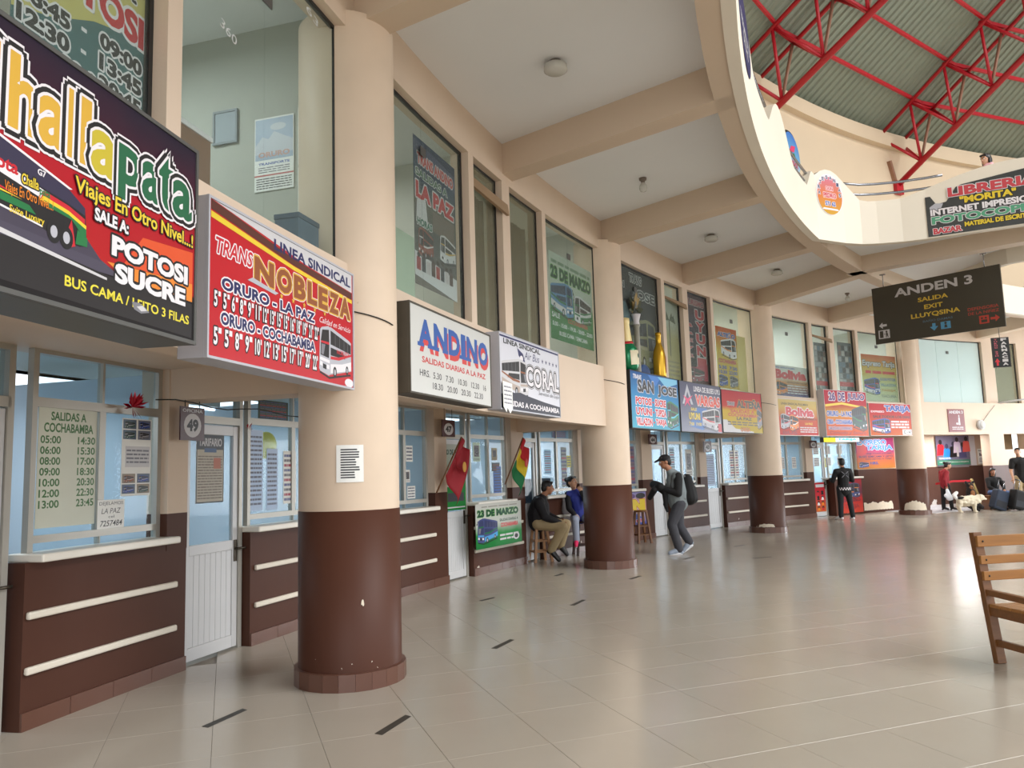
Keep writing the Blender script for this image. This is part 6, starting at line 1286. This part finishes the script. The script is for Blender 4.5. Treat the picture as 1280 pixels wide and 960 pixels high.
person('tall man in a black T-shirt and khaki trousers holding a suitcase handle', Matrix.Translation((15.02, 23.3, 0)),
       dict(head=(-.04, -.03, 1.70), neck=(.0, 0, 1.54), shL=(.23, -.02, 1.44), shR=(-.22, -.02, 1.44), elL=(.31, .02, 1.14), elR=(-.29, -.02, 1.14), haL=(.30, -.08, .88), haR=(-.31, -.14, .86), hipL=(.10, .0, .92), hipR=(-.09, .0, .92), knL=(.13, -.03, .50), knR=(-.12, -.03, .50), anL=(.15, .0, .085), anR=(-.13, .0, .085), toL=(.17, -.16, .035), toR=(-.17, -.16, .035)),
       (-.55, -.83, 0), skin=SKIN2, top=TSH, topkind='t_shirt', legm=KHAKI, shoem=mat('brown_shoe', (70, 50, 40), .5), w=1.12, short=True)
SEATB = MB().box(-.3, .3, -.2, .2, 0, .42, WOODD).build('low_bench'); SEATB.matrix_world = Matrix.Translation((14.45, 23.72, 0)); tag(SEATB, 'low dark bench under the seated person behind the suitcases', 'bench')
person('person in a black hooded coat and jeans seated behind the suitcases', Matrix.Translation((14.42, 23.67, 0)),
       dict(head=(-.03, -.06, 1.13), neck=(-.02, -.02, 1.0), shL=(.16, -.04, .90), shR=(-.2, -.04, .90), elL=(.2, -.15, .68), elR=(-.24, -.15, .68), haL=(.1, -.33, .58), haR=(-.12, -.33, .58), hipL=(.09, .02, .50), hipR=(-.09, .02, .50), knL=(.14, -.40, .50), knR=(-.02, -.42, .50), anL=(.16, -.42, .09), anR=(.0, -.44, .09), toL=(.18, -.55, .04), toR=(.0, -.57, .04)),
       (-.2, -1, -.25), skin=SKIN, top=BLACKC, legm=BJEAN, shoem=BSHOE, hs=.95, w=.9, hair='long')
def suitcase(label, M, m, tall=.66):
    t = thing('suitcase', label, 'suitcase', M); MB().box(-.22, .22, -.13, .13, .05, tall, m).build('body', t, bevel=.05)
    for x in (-.17, .17): MB().tube([(x * .55, .09, tall), (x * .55, .09, tall + .30)], .010, STEEL, 8).build('handle_rod', t); o = MB().tube([(x - .02, 0, .04), (x + .02, 0, .04)], .04, BLACKM, 12).build('wheel', t)
    MB().tube([(-.10, .09, tall + .30), (.10, .09, tall + .30)], .016, BLACKM, 8).build('grip', t); MB().box(-.18, .18, -.138, -.13, .12, tall * .5, mat('dark_pocket', (40, 42, 48), .8)).build('pocket', t)
suitcase('black upright suitcase whose handle the tall man holds', Matrix.Translation((14.50, 22.88, 0)) @ Matrix.Rotation(.25, 4, 'Y') @ Matrix.Rotation(.3, 4, 'Z'), BLACKC, .60)
suitcase('dark blue suitcase leaning against the black one', Matrix.Translation((14.02, 23.0, 0)) @ Matrix.Rotation(.35, 4, 'Y') @ Matrix.Rotation(.2, 4, 'Z'), mat('dark_blue_case', (44, 54, 72), .7), .62)
o = blob_mesh('blue_bag', [('c', (0, 0, .06), (0, 0, .44), .10, .08, .8)], mat('blue_white_bag', (130, 160, 214), .5, var=.3, scale=12), .014); o.matrix_world = Matrix.Translation((15.0, 23.45, 0)); tag(o, 'pale blue bag on the floor behind the tall man', 'bag')
# person leaning on the bridge rail upstairs
pb = Vector((9.28, 14.38, 0))
person('person with black hair in a pink scarf standing at the bridge rail above', Matrix.Translation((pb.x, pb.y, 5.72)),
       dict(head=(-.08, -.05, 1.50), neck=(-.02, -.01, 1.36), shL=(.06, -.17, 1.27), shR=(.03, .17, 1.27), elL=(.0, -.26, 1.02), elR=(-.06, .24, 1.0), haL=(-.22, -.22, .98), haR=(-.24, .1, .98), hipL=(.06, -.08, .84), hipR=(.06, .09, .84), knL=(.06, -.08, .46), knR=(.06, .09, .46), anL=(.08, -.08, .08), anR=(.08, .09, .08), toL=(-.06, -.1, .035), toR=(-.06, .1, .035)),
       (-.95, -.3, -.1), skin=SKIN2, top=BLACKC, legm=DJEAN, shoem=BSHOE, hs=.98, hair='bob')
sc2 = blob_mesh('pink_scarf', [('c', (-.03, -.08, 1.36), (.02, .07, 1.36), .08, .08), ('e', (-.09, -.06, 1.36), (.06, .07, .06)), ('c', (-.08, -.08, 1.34), (-.08, -.12, 1.12), .045, .04)], mat('pink_wool', (226, 170, 176), .8, var=.15, scale=40), .012); sc2.matrix_world = Matrix.Translation((pb.x, pb.y, 5.72)); tag(sc2, 'pale pink scarf round the neck of the person up on the bridge', 'scarf')
# dogs
def dog(label, M, pr, m, extra=()):
    t = thing('dog', label, 'dog', M); blob_mesh('body', pr, m, .012, t, 2)
    for nm, p, mm in extra: blob_mesh(nm, p, mm, .011, t, 2)
    return t
FURW = mat('cream_fur', (222, 212, 190), .9, var=.14, scale=18, bump=.5); FURB = mat('black_fur', (34, 30, 30), .85, var=.2, scale=20, bump=.4); FURT = mat('tan_fur', (146, 96, 58), .85, var=.2, scale=20); FURWW = mat('white_fur', (236, 234, 232), .9, var=.06, scale=18)
dog('small cream and white dog with a black patch standing on the floor', Matrix.Translation((13.02, 22.75, 0)),
    [('c', (-.16, 0, .33), (.18, 0, .33), .12, .14), ('c', (.18, 0, .34), (.36, -.01, .40), .13, .10), ('e', (.42, -.02, .42), (.10, .09, .09)), ('c', (.46, -.03, .40), (.54, -.05, .37), .045, .03)] +
    [('c', (x, y, .30), (x + dx, y, .17), .065, .04) for x, y, dx in ((.20, -.07, .0), (.22, .07, .02), (-.2, -.07, -.05), (-.18, .07, -.04))] + [('c', (x + dx, y, .17), (x + dx2, y, .035), .038, .03) for x, y, dx, dx2 in ((.20, -.07, .0, .0), (.22, .07, .02, .03), (-.2, -.07, -.05, -.02), (-.18, .07, -.04, .0))] +
    [('c', (x, y, .03), (x + .05, y, .025), .03, .025) for x, y in ((.20, -.07), (.25, .07), (-.22, -.07), (-.18, .07))] + [('e', (x_, .12 * math.cos(a_), .33 + .12 * math.sin(a_) + .03 * (x_ > .15)), (.055, .035, .04)) for x_, a_ in ((random.uniform(-.24, .34), random.uniform(0, 2 * PI)) for _ in range(44))] + [('e', (x_, y_, .22), (.045, .035, .06)) for x_ in (-.2, .2) for y_ in (-.09, .09)], FURW,
    [('tail', [('c', (-.26, 0, .40), (-.34, 0, .50), .045, .055), ('c', (-.34, 0, .50), (-.26, 0, .57), .055, .05)], FURWW), ('patch', [('e', (-.17, -.04, .42), (.10, .09, .05))], FURB), ('ear', [('c', (.38, -.09, .48), (.37, -.11, .38), .03, .02)], FURW), ('ear', [('c', (.38, .05, .48), (.37, .08, .38), .03, .02)], FURW), ('nose', [('e', (.555, -.053, .375), (.016, .016, .014))], FURB)])
dog('black and tan dog sitting behind the cream dog', Matrix.Translation((13.5, 23.3, 0)),
    [('c', (.06, .02, .20), (-.02, -.02, .55), .17, .13), ('c', (-.02, -.02, .55), (-.06, -.06, .70), .10, .09), ('e', (-.07, -.09, .76), (.10, .11, .09)), ('c', (-.09, -.16, .73), (-.11, -.25, .69), .055, .04), ('c', (.10, -.10, .18), (.14, -.24, .12), .10, .06), ('c', (-.10, -.08, .18), (-.14, -.22, .12), .10, .06), ('c', (.05, -.13, .42), (.05, -.18, .05), .05, .035), ('c', (-.09, -.13, .42), (-.10, -.18, .05), .05, .035), ('c', (.05, -.18, .04), (.05, -.24, .03), .035, .03), ('c', (-.10, -.18, .04), (-.10, -.24, .03), .035, .03), ('c', (.16, .14, .08), (.34, .2, .05), .05, .03)], FURB,
    [('ear', [('c', (-.16, -.06, .82), (-.18, -.09, .86), .04, .03)], FURB), ('ear', [('c', (.02, -.06, .82), (.05, -.09, .86), .04, .03)], FURB), ('muzzle', [('c', (-.09, -.17, .725), (-.112, -.257, .685), .054, .042), ('e', (-.12, -.165, .80), (.022, .02, .02)), ('e', (-.04, -.165, .80), (.022, .02, .02))], FURT), ('chest_patch', [('e', (-.03, -.14, .52), (.07, .03, .10))], FURT), ('nose', [('e', (-.116, -.298, .69), (.02, .016, .016))], BLACKC)])
